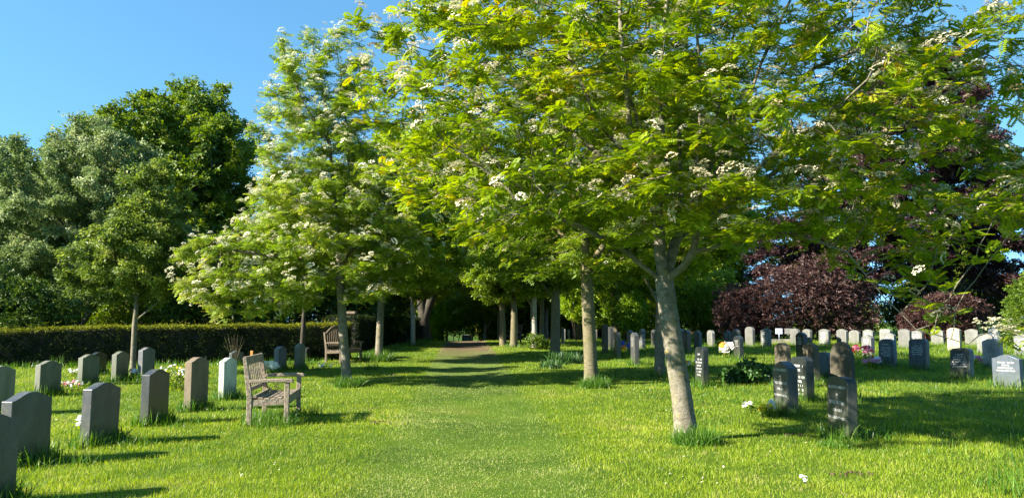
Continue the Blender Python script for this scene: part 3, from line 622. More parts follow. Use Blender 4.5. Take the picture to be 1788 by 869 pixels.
# woodland backdrop: generic trees
w1 = tree('woodland_tree', (-20.0, 74, .3), 'tall green tree in the wood closing the view behind the cemetery', 'trees of the wood closing the view', big_guides(3.5, 6, 5, 8), [(0, 0, 9, 5.2, 4.6, 6.0, 5), (1.2, 0, 6, 4.4, 4, 3.4, 2), (-1, 0, 13, 3, 3, 2.6, 1)], 1500, .5, .4, C12, 11000, .42, 'mid', 'bark_dark', infl=3.8, rmin=.04, spreadj=.32, tb=-.05)
w2 = tree('woodland_tree', (-10.0, 70, .3), 'tall green tree in the wood closing the view behind the cemetery', 'trees of the wood closing the view', big_guides(3, 5, 4, 9), [(0, 0, 8, 4.6, 4.2, 5.0, 5), (-1.2, 0, 5, 4.2, 4, 3.2, 2)], 1300, .5, .35, C12, 9500, .42, 'mid', 'bark_dark', infl=3.8, rmin=.04, spreadj=.32, tb=.15)
for x, y, src, s, rz in [(-28, 70, w2, 1, 1), (-37, 60, w1, .9, 2), (-46, 66, w2, 1.1, 3), (-3, 78, w1, .95, 4), (3.5, 72, w2, 1, 5), (9, 66, w1, .8, .5), (14.5, 62, w2, .85, 1.5), (19, 70, w1, .8, 2.5), (27, 66, w2, .75, 3.5), (36, 62, w2, .7, 1.2), (44, 58, w2, .7, 4.4), (50, 50, w1, .7, 2), (-33, 44, w2, .8, 4), (-42, 48, w1, .7, 4),
                         (-1.2, 84, w2, 1.1, .3), (-6.5, 88, w1, 1.0, 2.2), (-14, 66, w2, .85, 2.7)]:
    dup(src, (x, y, .3), rz, s)
# twiggy half-leafed tree showing above the avenue
tree('poplar_tree', base_at(715, Y=60), 'tall thin-leaved twiggy tree topping the avenue between the two blossoming crowns', None, big_guides(5, 6, 6, 12), [(0, 0, 11.5, 2.6, 2.4, 6.8, 5)], 900, .5, .3, C8, 3200, .34, 'garden', 'bark', infl=4, rmin=.035, spreadj=.3, tb=.2)
mass('undergrowth', (0, 0, .2), 'tangled dark shrubs and saplings under the far wood', 'undergrowth', [(x, 62 + 3 * math.sin(x * .7) + (8 if -6 < x < 2 else 0), 1.6, 3.6, 1.8, 2.4 + .8 * math.sin(x * 1.7), 1) for x in np.arange(-46, 52, 4.4)], 30000, C12, .34, 'mid', kind='stuff', tb=0)
# bright mound of leaves over the path end, above the shed
mass('hanging_bush', gz(805, 57), 'bright green bush arching over the shed where the path ends', 'bush', [(-.7, 0, 3.6, 1.5, .9, 1.8, 2), (1.2, .3, 3.8, 1.8, .9, 1.9, 2), (-1.9, 0, 1.7, .6, .7, 1.8, 1), (2.5, .2, 1.6, 1.2, .8, 1.8, 1.5), (.3, .4, 6.0, 2.8, 1.0, 1.7, 3), (-2.3, .3, 5, 1.4, 1, 2.6, 2)], 13000, C12, .22, 'lime', tb=0)
mass('tall_bush', gz(925, 60), 'tall mid-green bushes closing the view behind the far light trunks', 'bush', [(-2, 0, 2.8, 2.6, 1, 2.9, 2), (2.0, 0, 2.6, 2.6, 1, 2.7, 2), (5.0, 0, 2.2, 2, 1, 2.4, 1)], 10000, C12, .26, 'mid', tb=.35)

# hedges ------------------------------------------------------------
def hedge(x0, y0, x1, y1, z0, z1, th, label, tipn, n, topw=.15, seed=0):
    L = math.hypot(x1 - x0, y1 - y0); rz = math.atan2(y1 - y0, x1 - x0); mx = (x0 + x1) / 2; my = (y0 + y1) / 2; gb_ = float(H(mx, my))
    def bil(u, s, w):
        h = z0 + (z1 - z0) * (u / L + .5) - gb_ + .1 * (vnoise(u / .9, 3.3, seed) - .5) + .05 * (vnoise(u / .3, 5.3, seed) - .5); return h * w
    root = empty('hedge', (mx, my, gb_ - .03), label, 'hedge', None, (0, 0, rz))
    us = np.linspace(-L / 2 + .1, L / 2 - .1, max(4, int(L / .4))); prof = [(-th / 2 + .12, 0), (-th / 2 + .1, .9), (-th / 2 + .2, .955), (th / 2 - .2, .955), (th / 2 - .1, .9), (th / 2 - .12, 0)]
    V = [(u, s, float(bil(u, s, w))) for u in us for s, w in prof]; k = len(prof)
    Q = [(i * k + j, i * k + (j + 1) % k, (i + 1) * k + (j + 1) % k, (i + 1) * k + j) for i in range(len(us) - 1) for j in range(k)]
    me = bpy.data.meshes.new('core'); me.from_pydata(V, [], Q + [tuple(range(k)), tuple(range((len(us) - 1) * k, len(us) * k))[::-1]]); me.update()
    link('core', me, M['shedwood'], root)
    # leaves on the faces
    ht = (z0 + z1) / 2 - gb_; areas = np.array([L * ht, L * ht, L * th * 1.5, th * ht, th * ht]); f = rng.choice(5, n, p=areas / areas.sum())
    u = rng.uniform(-L / 2, L / 2, n); s = rng.uniform(-th / 2, th / 2, n); w = rng.uniform(0, 1, n)
    dep = rng.exponential(.035, n) - .03 - .06 * (vnoise(u * 2.4 + 9, w * 3.1, seed) - .3) - .05 * (vnoise(u * 7, w * 8, 4) - .5)
    nrm = np.zeros((n, 3)); s = np.where(f == 0, -th / 2 + dep, np.where(f == 1, th / 2 - dep, s)); u = np.where(f == 3, -L / 2 + dep, np.where(f == 4, L / 2 - dep, u))
    nrm[f == 0] = (0, -1, 0); nrm[f == 1] = (0, 1, 0); nrm[f == 2] = (0, 0, 1); nrm[f == 3] = (-1, 0, 0); nrm[f == 4] = (1, 0, 0)
    zt = bil(u, s, 1.0); z = np.where(f == 2, zt - .03 + rng.normal(0, .03, n) + np.where(rng.random(n) < .04, rng.exponential(.06, n), 0), zt * w)
    P = np.stack([u, s, z], 1); t = nrm * .5 + rng.normal(0, .6, (n, 3)); t[:, 2] += .3
    V, Q = stamp(P, t, nrm + .01, .7, rng.uniform(.05, .1, n), *clump(3, .9, .13, .3, 8))
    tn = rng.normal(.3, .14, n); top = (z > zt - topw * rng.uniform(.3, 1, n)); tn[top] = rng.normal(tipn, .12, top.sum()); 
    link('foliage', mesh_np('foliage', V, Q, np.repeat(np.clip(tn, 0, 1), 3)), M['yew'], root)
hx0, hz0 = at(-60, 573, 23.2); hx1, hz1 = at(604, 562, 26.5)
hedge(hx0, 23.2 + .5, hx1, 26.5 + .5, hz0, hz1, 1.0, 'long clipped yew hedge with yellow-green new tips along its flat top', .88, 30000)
hedge(-6.75, 30.5, -6.55, 37.5, 1.72, 1.72, 1.3, 'tall dark clipped hedge block between the second bench and the path', .3, 12000)
hedge(-6.3, 38.2, -6.0, 45.5, 1.7, 1.75, 1.3, 'farther dark clipped hedge block next to the twin-stemmed old tree', .3, 9000)

# ------------------------------------------------------------------ headstones
def outline(kind, w, h):
    a = w / 2; P = [(-a, -.15), (a, -.15)]
    if kind == 'ogee':
        s = h - .085 * w / .6
        P += [(a, s)]
        for k in range(0, 13):
            t = k / 12; x = a * .97 * (1 - 2 * t); u = abs(x) / a
            z = s + (h - s) * (1 - ss(0.05, .98, u)) ** .9
            P.append((x, float(z)))
        P += [(-a, s)]
    elif kind == 'peak':
        s = h - .1; P += [(a, s), (a * .55, h - .045), (0, h), (-a * .55, h - .045), (-a, s)]
    elif kind == 'round':
        s = h - a * .55
        for k in range(13): t = PI * k / 12; P.append((a * math.cos(t), s + (h - s) * math.sin(t)))
    elif kind == 'gothic':
        s = h - a * 1.5
        for k in range(17): t = PI * k / 16; P.append((a * math.cos(t) * (1 - .0 * math.sin(t)), s + (h - s) * math.sin(t) ** .85))
    elif kind == 'arch':
        s = h - .09
        for k in range(11): t = -1 + 2 * k / 10; P.append((-a * t, s + (h - s) * (1 - t * t)))
    else:                                   # 'chamfer'
        P += [(a, h - .07), (a - .07, h - .012), (0, h), (-a + .07, h - .012), (-a, h - .07)]
    return P
def glyphs(lines, w, top, lh, ch, seed, fine=True):
    """lines of letter-like cut strokes: widths as fractions of the stone"""
    r = np.random.default_rng(seed); mb = MB(); z = top
    for fr in lines:
        if fr <= 0: z -= lh * .6; continue
        L = w * fr; cw = ch * .78; nch_ = max(1, int(L / cw)); x = -nch_ * cw / 2
        for k in range(nch_):
            if r.random() < .13 and nch_ > 3: x += cw; continue
            t = ch * .2; g = cw * .68
            def q(x0, x1, z0, z1): mb.add([(x0, 0, z0), (x1, 0, z0), (x1, 0, z1), (x0, 0, z1)], [(0, 1, 2, 3)])
            q(x, x + t, z - ch, z)
            if fine:
                if r.random() < .55: q(x + g - t, x + g, z - ch * r.choice([1, .55]), z)
                if r.random() < .5: q(x + t, x + g - t, z - t * .8, z)
                if r.random() < .5: q(x + t, x + g - t, z - ch * .55, z - ch * .55 + t * .7)
                if r.random() < .4: q(x + t, x + g, z - ch, z - ch + t * .8)
            elif r.random() < .6: q(x + t, x + g, z - ch * .6, z - ch * .35)
            x += cw
        z -= lh
    return mb
def textmesh(lines, w, top, out):
    """real lettering: (text, size, gap below)"""
    z = top
    for txt, size, gap in lines:
        cu = bpy.data.curves.new('lettering', 'FONT'); cu.body = txt; cu.size = size; cu.align_x = 'CENTER'; cu.align_y = 'TOP'; cu.offset = size * .012
        ob = bpy.data.objects.new('lettering', cu); COL.objects.link(ob)
        bpy.context.view_layer.update(); me = bpy.data.meshes.new_from_object(ob.evaluated_get(bpy.context.evaluated_depsgraph_get()))
        xs_ = [v.co.x for v in me.vertices]; W = max(xs_) - min(xs_); k = min(.86, (w * .88) / W)
        out.add([(v.co.x * k, 0, z + v.co.y) for v in me.vertices], [tuple(p.vertices) for p in me.polygons])
        bpy.data.objects.remove(ob); bpy.data.curves.remove(cu); bpy.data.meshes.remove(me)
        z -= gap
    return out
stones = []
def stone(px, top, Y, label, mat='granite', kind='ogee', w=.5, th=.13, rz=-85, lines=None, text=None, paint='paint', lean=0, tilt=0, group=None, hmin=None, fine=True, ch=None):
    x, zt = at(px, top, Y); g = float(H(x, Y)); h = max(zt - g, hmin or .3)
    mb = MB(); mb.prism(outline(kind, w, h), -th / 2, th / 2)
    o = mb.build('headstone', M[mat], loc=(x, Y, g), bevel=.007)
    o.rotation_euler = (math.radians(lean), math.radians(tilt), math.radians(rz))
    tag(o, label, 'headstone', group or 'headstones standing in the grass')
    ins = None
    if text: ins = textmesh(text, w, h - .11, MB())
    elif lines:
        c_ = ch or (.034 if Y < 30 else .05); ins = glyphs(lines, w, h - .15, c_ * 1.75, c_, int(px), fine)
    if ins and ins.v:
        i = ins.build('lettering', M[paint], o); i.location = (0, -th / 2 - .0025, 0)
    stones.append((x, Y, w, rz, th)); return o
# left side, backs towards the path
L_ = 80
stone(-22, 721, 6.4, 'dark mossy headstone nearest the camera, cut off by the picture edge', 'granite_dark', w=.52, rz=L_ - 3)
stone(50, 683, 8.25, 'dark granite headstone with smooth back directly behind the nearest one', 'granite_dark', w=.54, rz=L_, kind='ogee', tilt=-.5)
stone(178, 667, 9.5, 'dark headstone with pale lit edge, standing between the second and fourth of the near row', 'granite_dark', w=.50, rz=L_ - 1, tilt=1.2)
stone(273, 644, 11.3, 'grey-black headstone whose neighbour towards the bench is brown', 'granite_dark', w=.49, rz=L_ + 2)
stone(345, 623, 13.2, 'brown sandstone headstone in the row by the nearer bench', 'sand', w=.50, rz=L_ - 1)
stone(399, 624, 15.1, 'white marble headstone just behind the nearer bench', 'marble', w=.47, th=.11, rz=L_)
stone(1, 638, 12.6, 'weathered headstone at the picture edge behind the two nearest ones', 'granite_green', w=.50, rz=L_)
stone(86, 629, 15.5, 'greenish grey headstone with a bunch of pink flowers beside it', 'granite_green', w=.52, rz=L_ - 4)
stone(156, 618, 18, 'greenish headstone in front of a darker one, nearer the hedge', 'granite_green', w=.52, rz=L_ - 2)
stone(172, 614, 20.8, 'nearly black headstone half hidden behind the greenish one by the hedge', 'black', w=.49, rz=L_ - 2)
stone(211, 613, 19.0, 'narrow brown-grey headstone beside the thin pale tree trunk on its picture edge side', 'granite_green', w=.47, rz=L_ + 2, th=.13)
stone(257, 606, 19.2, 'tall dark headstone beside the thin pale trunk, before the hedge', 'granite', w=.47, rz=L_ - 1, th=.13)
stone(490, 604, 22, 'pale blue-grey headstone behind the bench arms with white flowers at its foot', 'granite', w=.5, rz=L_ + 1, th=.15)
stone(524, 599, 22.4, 'tall olive-grey pointed headstone just past the nearer bench', 'granite_green', w=.44, rz=L_ + 2, kind='peak', th=.15)
stone(538, 606, 26, 'black headstone peeping out behind the tall olive-grey one', 'black', w=.5, rz=L_)
stone(413, 612, 24, 'small bluish headstone with bare twigs sticking up beside it', 'bluegrey', w=.45, rz=L_ - 18)
# right side, faces towards the path
R_ = -88
stone(1467, 657, 10.0, 'polished dark headstone with five lines of lettering, nearest on this side', 'granite_dark', 'chamfer', .50, .13, R_ + 4,
      text=[('IN LOVING MEMORY', .052, .095), ('OF', .045, .095), ('DEREK MATHER', .062, .10), ('1928 + 2015', .05, .10), ('FOREVER IN OUR THOUGHTS', .045, .1)], tilt=0, lean=-1.5)
stone(1370, 630, 12.3, 'grey headstone with low peaked top and yellow flowers at its foot', 'granite_dark', 'peak', .48, .17, R_ + 6,
      text=[('IN LOVING MEMORY', .055, .1), ('OF', .045, .1), ('THOMAS MATHER', .062, .10), ('1914 - 2008', .05, .1), ('REUNITED WITH HIS WIFE', .045, .1)])
stone(1400, 622, 14.6, 'black headstone with bold white lettering close behind the peaked grey one', 'black', 'chamfer', .53, .16, R_ + 8, [.7, .3, 0, .8, .5, .6, .7, .6], ch=.045)
stone(1366, 598, 17.2, 'brown old headstone with sunlit blotches behind the peaked grey one', 'oldstone', 'arch', .47, .12, R_ + 10)
stone(1415, 599, 18.5, 'mottled rounded headstone behind the black one, light patch on its face', 'oldstone', 'round', .52, .14, R_ + 6)
stone(1399, 580, 23.5, 'tall slim blue-black headstone overtopping the mottled one', 'navy', 'arch', .45, .13, R_ + 8, [.6, .3, .6, .5], paint='paint_pale')
stone(1469, 596, 14.6, 'tall round-topped mossy sandstone headstone behind the nearest dark one', 'oldstone', 'gothic', .5, .1, R_ + 22)
stone(1438, 614, 20, 'very low rounded grey stone in grass between tall headstones', 'bluegrey', 'round', .5, .2, R_ + 30, hmin=.2)
stone(1224, 605, 17.6, 'black tilted headstone with faint worn lettering beside the leaning trunk', 'black', 'chamfer', .45, .13, R_ + 8, [.4, 0, .7, .8, .6, .7, .6, .5], lean=-1, ch=.04)
stone(1289, 586, 26.5, 'black headstone rising behind the dark leafy bush', 'black', 'arch', .48, .14, R_ + 8, [.6, .5, .4, .6])
stone(1218, 577, 32, 'two-toned headstone with pale lettered face behind the black tilted one', 'granite_pale', 'ogee', .52, .13, R_ + 10, [.7, .5, .7, .6, .7], paint='paint_dark')
stone(1549, 591, 23, 'blue-grey round-topped headstone with white lettering beside pink flowers', 'bluegrey', 'round', .53, .14, R_ + 22, [.5, 0, .7, .7, .6, .7, .6], paint='paint_pale')
stone(1551, 580, 28, 'grey pointed headstone directly behind the blue-grey round-topped one', 'granite_pale', 'peak', .53, .14, R_ + 25, [.2, .5, .6], paint='paint_pale')
stone(1603, 591, 22, 'navy blue headstone with five white lines under the drooping branch', 'navy', 'chamfer', .53, .16, R_ + 25, [0, .6, .7, .7, .7, .6], paint='paint_pale', lean=-2)
stone(1677, 607, 19.2, 'dark green headstone tilted backwards and sideways under the drooping branch', 'black', 'chamfer', .53, .16, R_ + 20, [.5, .7, .7, .8, .7, .8], lean=-7, tilt=-3)
stone(1732, 591, 22.6, 'pinkish white headstone behind the blue-grey one with a bright patch', 'pinkstone', 'arch', .53, .14, R_ + 25, [.6, 0, .5, .6, .5], paint='paint_dark')
stone(1758, 619, 17.2, 'wide low blue-grey headstone with curved top standing nearest the picture edge', 'bluegrey', 'ogee', .58, .16, R_ + 28, [.7, .3, .6, .7])
stone(1785, 583, 27.5, 'pale grey headstone packed with white lettering, cut by the picture edge', 'granite', 'ogee', .53, .14, R_ + 32, [.8, .5, .7, .7, .8, .6, .5], paint='paint_pale')
stone(1515, 584, 27, 'narrow grey headstone above the red flowers', 'granite_pale', 'peak', .45, .16, R_ + 16, [.6, .6, .4], paint='paint_pale')
stone(1665, 572, 31, 'cream coloured headstone in the far rows under the purple dome', 'creamstone', 'arch', .52, .13, R_ + 25, [.5, .6, .4, .5], paint='paint_dark')
stone(1720, 582, 29, 'grey rounded headstone just behind the pinkish white one', 'granite_pale', 'round', .57, .13, R_ + 28, [.3, .5, .5], paint='paint_pale')
stone(1737, 572, 34, 'slate blue peaked headstone in front of the white cow parsley', 'bluegrey', 'peak', .52, .14, R_ + 25, [.5, .3, .5, .4], paint='paint_pale')
far_row = [(1241, 576, 35, 'round'), (1270, 577, 38, 'arch'), (1285, 574, 37, 'ogee'), (1309, 570, 35, 'round'), (1337, 573, 34, 'peak'), (1388, 573, 35.5, 'round'), (1409, 574, 36, 'arch'),
           (1439, 574, 35, 'arch'), (1470, 574, 35, 'arch'), (1492, 576, 36.5, 'round'), (1516, 575, 38, 'arch'), (1546, 574, 36, 'chamfer'), (1579, 574, 33, 'arch'), (1600, 577, 34, 'round'), (1637, 575, 36, 'arch'), (1697, 574, 35, 'arch')]
ordn = ['first', 'second', 'third', 'fourth', 'fifth', 'sixth', 'seventh', 'eighth', 'ninth', 'tenth', 'eleventh', 'twelfth', 'thirteenth', 'fourteenth', 'fifteenth', 'sixteenth']
for k, (px, top, Y, kd) in enumerate(far_row):
    stone(px, top, Y, 'pale headstone, %s from the leaning trunk along the farthest row before the purple shrubs' % ordn[k], ['granite_light', 'granite_pale', 'granite_light'][k % 3], kd, .6, .13, R_ + 8 + k * 1.1 + rng.uniform(-4, 4),
          [.6, .7, .5, .7, .6, .7, .5][:5 + k % 3], paint=['paint_dark', 'paint_pale', 'paint_dark'][k % 3], group='pale headstones in the farthest row', fine=False, tilt=rng.uniform(-1.5, 1.5))
dark_row = [(1077, 579, 27, 'granite_dark', 'grey-blue headstone beside orange flowers, between the second and third trunks'), (1108, 580, 24, 'granite_dark', 'dark pointed headstone with pale ladder-like lettering, half way to the lime bush'),
            (1121, 574, 33, 'granite', 'grey headstone behind the dark pointed one'), (1142, 575, 34, 'granite_dark', 'dark headstone nearest the hidden pale trunk on its path side'), (1100, 576, 31, 'bluegrey', 'blue-grey headstone with blue flowers in front of it'),
            (1190, 574, 31, 'granite', 'pale-edged headstone showing just beyond the leaning trunk'), (1199, 576, 29, 'granite_dark', 'dark headstone overlapping the pale-edged one beyond the leaning trunk'), (1236, 577, 38, 'black', 'dark slab beside the first pale stone of the far row'), (1056, 566, 30, 'oldstone', 'old blotchy headstone beside the stout straight trunk'), (1066, 570, 33, 'granite_dark', 'dark headstone behind the old blotchy one')]
for px, top, Y, mt, lab in dark_row:
    stone(px, top, Y, lab, mt, 'peak' if px == 1108 else 'ogee', .48, .14, R_ + 5, [.6, .7, .6, .7, .6] if px in (1108, 1190, 1199) else None, fine=False)
for k, (px, Y) in enumerate([(985, 44), (993, 47), (1001, 50), (1040, 46), (982, 38), (975, 52)]):
    x = gx(px, Y); stone(px, 574 if k != 4 else 570, Y, 'small pale headstone glimpsed far off between the avenue trunks', 'granite_light' if k != 4 else 'black', 'round', .47, .12, R_, group='headstones glimpsed far off') if k != 4 else \
        stone(px, 571, Y, 'dark headstone glimpsed behind the blotchy shaded trunk', 'black', 'arch', .47, .12, R_)
# two small tablets and a low kerb
for px, Y, lab in ((1360, 38.5, 'small bright bluish tablet before the purple shrub'), (1376, 38.8, 'small dull tablet beside the bright bluish one')):
    x, z = at(px, 573, Y); g = float(H(x, Y)); mb = MB(); mb.box((0, 0, z - g - .14), (.34, .05, .28)); mb.box((0, .0, (z - g) / 2 - .1), (.05, .06, z - g + .1))
    o = mb.build('tablet', M['plastic'] if px == 1360 else M['granite_pale'], loc=(x, Y, g), bevel=.01, rz=-.5); tag(o, lab, 'tablet')
x0, _ = at(1340, 590, 37.5); mb = MB(); mb.box((0, 0, .06), (2.1, .2, .3)); o = mb.build('kerb_stone', M['kerb'], loc=(x0 + 1.0, 37.6, float(H(x0 + 1, 37.6))), bevel=.02); tag(o, 'low stone edging in front of the purple shrub', 'stone edging')

# ------------------------------------------------------------------ benches
def bench(loc, rz, label, L=1.3, arched=False, mat='wood'):
    r = empty('garden_bench', loc, label, 'bench', 'wooden memorial benches', (0, 0, rz)); W = M[mat]
    a = L / 2
    for s in (-1, 1):
        m_ = MB(); m_.prism([(-.0, 0), (.07, 0), (.07, .42), (.14, .97), (.12, 1.0), (.09, .99), (.0, .45)], -.03, .03)
        m_.v = [(y + s * a, .22 + x, z) for x, y, z in m_.v]; m_.build('leg', W, r, bevel=.006)
        m_ = MB(); m_.box((s * a, -.26, .31), (.065, .065, .62)); m_.build('leg', W, r, bevel=.006)
        m_ = MB()
        prof = [(.26, .62), (.26, .665), (.05, .675), (-.2, .68), (-.32, .672), (-.35, .65), (-.34, .62), (-.2, .632), (.05, .628)]
        m_.prism(prof, -.045, .045); m_.v = [(y + s * a, x, z) for x, y, z in m_.v]; m_.build('armrest', W, r, bevel=.008)
    m_ = MB()
    for s in (-1, 1): m_.beam((s * a, -.23, .36), (s * a, .25, .34), .045, .09)
    m_.beam((-a + .03, -.262, .36), (a - .03, -.262, .36), .035, .1); m_.beam((-a + .03, .25, .36), (a - .03, .25, .36), .035, .08)
    m_.build('seat_frame', W, r, bevel=.004)
    m_ = MB()
    for k in range(6):
        y = -.25 + k * .088; z = .425 - .03 * math.sin(k / 5 * PI); m_.box((0, y, z), (L + .05, .066, .025))
    m_.build('seat', W, r, bevel=.004)
    m_ = MB(); zt = .93; yt = .335
    if arched:
        N = 14; P = [(-a + .03 + (L - .06) * k / N, .88 + .27 * math.sin(PI * k / N)) for k in range(N + 1)]
        for k in range(N): m_.beam((P[k][0], yt, P[k][1]), (P[k + 1][0], yt, P[k + 1][1]), .04, .09)
    else: m_.beam((-a + .03, yt, zt), (a - .03, yt, zt), .035, .12)
    m_.beam((-a + .03, .275, .52), (a - .03, .275, .52), .035, .06)
    m_.build('back_rail', W, r, bevel=.005)
    m_ = MB(); N = int((L - .1) / .125)
    for k in range(N):
        x = -a + .09 + (L - .18) * k / (N - 1); top = (.88 + .27 * math.sin(PI * (x + a) / L)) if arched else .88
        P = [(x, .275, .53), (x, .315, .53 + (top - .53) * .33), (x, .335, .53 + (top - .53) * .66), (x, .33, top)]
        for j in range(3): m_.beam(P[j], P[j + 1], .036, .016)
    m_.build('backrest', W, r, bevel=.003)
    return r
def zb(x, y): return (x, y, float(H(x, y)) - .02)
xb, yb = ground(435, 744); 
fr_ = Vector((math.cos(math.radians(8)), math.sin(math.radians(8)))); ax = Vector((-fr_.y, fr_.x))
cxy = Vector((xb, yb)) + fr_ * .25 + ax * .62
b1 = bench(zb(cxy.x, cxy.y), math.radians(98), 'weathered grey wooden bench with slatted back, nearest beside the mown grass', 1.25)
x2, y2 = gx(600, 26), 26.0
bench(zb(x2, y2), math.radians(76), 'wooden bench with arched slatted back behind the blossoming rowan trunk', 1.5, True, 'wood_shaded')
bench(zb(gx(896, 40.5), 40.5), math.radians(-80), 'dark wooden bench in deep shade beside the earth path', 1.5, False, 'wood_dark')
# dead flower wires on bench seat
mb = MB(); r_ = np.random.default_rng(3)
for k in range(16):
    p0 = Vector((r_.uniform(-.15, .15), r_.uniform(-.15, .1), 0)); pts = [p0]
    for j in range(4): p0 = p0 + Vector((r_.uniform(-.1, .1), r_.uniform(-.1, .1), r_.uniform(-.01, .07))); pts.append(p0)
    mb.tube(pts, .003, 4)
o = mb.build('withered_bouquet', M['bark_dark'], loc=(cxy.x - .03, cxy.y, float(H(cxy.x, cxy.y)) + .43)); tag(o, 'withered wiry stems of an old bouquet lying on the bench seat', 'dead bouquet')

# shed at the path end ------------------------------------------------
Y = 58; xa = gx(797, Y); xc = gx(822, Y); g = float(H(xa, Y)); sh = empty('garden_shed', ((xa + xc) / 2, Y, g), 'small black shed with pale grey roof at the far end of the path', 'shed')
w = xc - xa; zt = at(800, 585, Y)[1] - g
mb = MB(); mb.box((0, 1, zt / 2 - .3), (w, 2, zt - .4)); mb.build('wall', M['shedwood'], sh, bevel=.01)
mb = MB(); mb.prism([(-w * .12, zt - .42), (w * .55, zt - .42), (w * .5, zt), (-w * .12, zt)], -.16, 2.1); mb.build('roof', M['felt'], sh, bevel=.01)
mb = MB(); mb.box((-w * .3, -.03, (zt - .7) / 2 + .05), (w * .3, .05, zt - .8)); mb.build('door', M['granite_dark'], sh, bevel=.005)

# brick house beyond the hedge ---------------------------------------
hs = empty('brick_house', (-27.5, 56, .2), 'red brick house with tiled roof, glimpsed through the leaves beyond the hedge', 'house')
mb = MB(); mb.box((0, 0, 2.5), (11, 7, 5.2)); mb.build('wall', M['brick'], hs)
mb = MB(); mb.prism([(-5.9, 5.0), (5.9, 5.0), (3.4, 8.0), (-3.4, 8.0)], -3.9, 3.9); rf = mb.build('roof', M['tile'], hs)
mb = MB(); mb.box((2.2, 0, 8.2), (.9, .7, 1.8)); mb.build('chimney', M['brick'], rf)
for wx in (-3.6, -1.2, 1.4, 3.8):
    for wz in (1.5, 3.9):
        mb = MB(); mb.box((wx, -3.52, wz), (1.15, .08, 1.25)); wn = mb.build('window', M['whitewood'], hs)
        mb = MB(); [mb.box((wx + sx_ * .26, -3.565, wz), (.46, .02, 1.08)) for sx_ in (-1, 1)]; mb.build('pane', M['glass'], wn)
# pale sunlit gate pillar in the hedge gap
xp, zp = at(612, 543, 31); g = float(H(xp, 31)); mb = MB(); mb.box((0, 0, (zp - g) / 2 - .05), (.36, .36, zp - g - .1)); mb.box((0, 0, zp - g - .06), (.46, .46, .1)); o = mb.build('gate_pillar', M['sand'], loc=(xp, 31, g), bevel=.015)
tag(o, 'brownish stone pillar standing in the gap between hedges', 'pillar')
# thin post-like tree before the hedge
xs_, Ys_ = gx(526, 24.5), 24.5
tree('thin_tree', (xs_, Ys_, float(H(xs_, Ys_)) - .02), 'thin dark-stemmed tree against the hedge beneath the blossom', None, gen_guides(2.0, 4, 21, .6), [(0, 0, 3.8, 1.5, 1.4, 1.5, 3)], 500, .25, .08, C8, 2500, .2, 'mid', 'bark_dark', infl=1.9, rmin=.01, spreadj=.12, twig=4)
# orange stake
x, z = at(440, 609, 24); g = float(H(x, 24)); mb = MB(); mb.box((0, 0, (z - g) / 2 - .1), (.08, .05, z - g + .1)); o = mb.build('wooden_stake', M['stake'], loc=(x, 24, g), bevel=.006); tag(o, 'short orange-brown wooden marker post in front of the hedge', 'post')
# bare twigs
mb = MB()
for k in range(9):
    a = rng.uniform(-.5, .5); b_ = rng.uniform(-.4, .4); p1 = Vector((a * .35, b_ * .3, .45)); p2 = p1 + Vector((a * .35, b_ * .2, .3 + rng.uniform(0, .25)))
    mb.tube([(0, 0, -.05), p1, p2], [.008, .005, .002], 5); mb.tube([p1, p1 + Vector((rng.uniform(-.2, .2), 0, .2))], [.004, .002], 4)
x = gx(409, 23.5); o = mb.build('bare_shrub', M['bark_green'], loc=(x, 23.5, float(H(x, 23.5))), smooth=True); tag(o, 'leafless twiggy shrub beside the small bluish headstone', 'shrub')

# ------------------------------------------------------------------ flowers & plants
DOME = dome(30, 5)
def flowers(px, py, label, cols, n, R=.16, h=.28, hs=.07, name='flower_bunch', leaves=60, lm='mid', Y=None, cat='flowers'):
    if Y: x = gx(px, Y)
    else: x, Y = ground(px, py)
    g = float(H(x, Y)); root = empty(name, (x, Y, g), label, cat)
    mb = MB(); heads = {}
    for k in range(n):
        a = rng.uniform(0, 6.28); q = R * math.sqrt(rng.uniform(0, 1)); z = h * rng.uniform(.65, 1.1)
        tip = (q * math.cos(a), q * math.sin(a), z); mb.tube([(tip[0] * .4, tip[1] * .4, -.02), (tip[0] * .8, tip[1] * .8, z * .6), tip], .003, 4)
        heads.setdefault(cols[k % len(cols)], []).append(tip)
    mb.build('stems', M['longgrass'] if False else M['shiny'], root)
    for c, ts in heads.items():
        P = np.array(ts); V, Q = stamp(P, np.tile((1.0, 0, 0), (len(P), 1)) + rng.normal(0, .4, (len(P), 3)), np.tile((-.4, -.5, .8), (len(P), 1)), .4, hs * 1.5 * rng.uniform(.8, 1.2, len(P)), *DOME)
        link('petals', mesh_np('petals', V, Q, rng.random(len(Q))), M['petal_' + c], root)
    if leaves:
        P = rng.normal(0, R * .55, (leaves, 3)); P[:, 2] = rng.uniform(.0, h * .8, leaves)
        V, Q = stamp(P, rng.normal(0, 1, (leaves, 3)) + (0, 0, .5), np.tile((0, 0, 1.), (leaves, 1)), .5, rng.uniform(.06, .12, leaves), *clump(3, .8, .2, .2, 2))
        link('leaves', mesh_np('leaves', V, Q, rng.random(len(Q))), M[lm], root)
    return root
flowers(1338, 702, 'bunch of bright yellow flowers at the foot of the peaked grey headstone', ['yellow'], 18, .1, .2, .045, Y=12.0)
flowers(1346, 702, 'small white bloom cluster beside the bright yellow bunch', ['white'], 6, .06, .24, .05, Y=12.1, leaves=10)
flowers(1311, 722, 'sparse white flowers alone in the lawn before the yellow bunch', ['white'], 8, .14, .18, .04, leaves=20)
flowers(1505, 618, 'bunch of vivid red flowers in front of the far pale stones', ['red', 'pink'], 20, .3, .38, .12, Y=26.2)
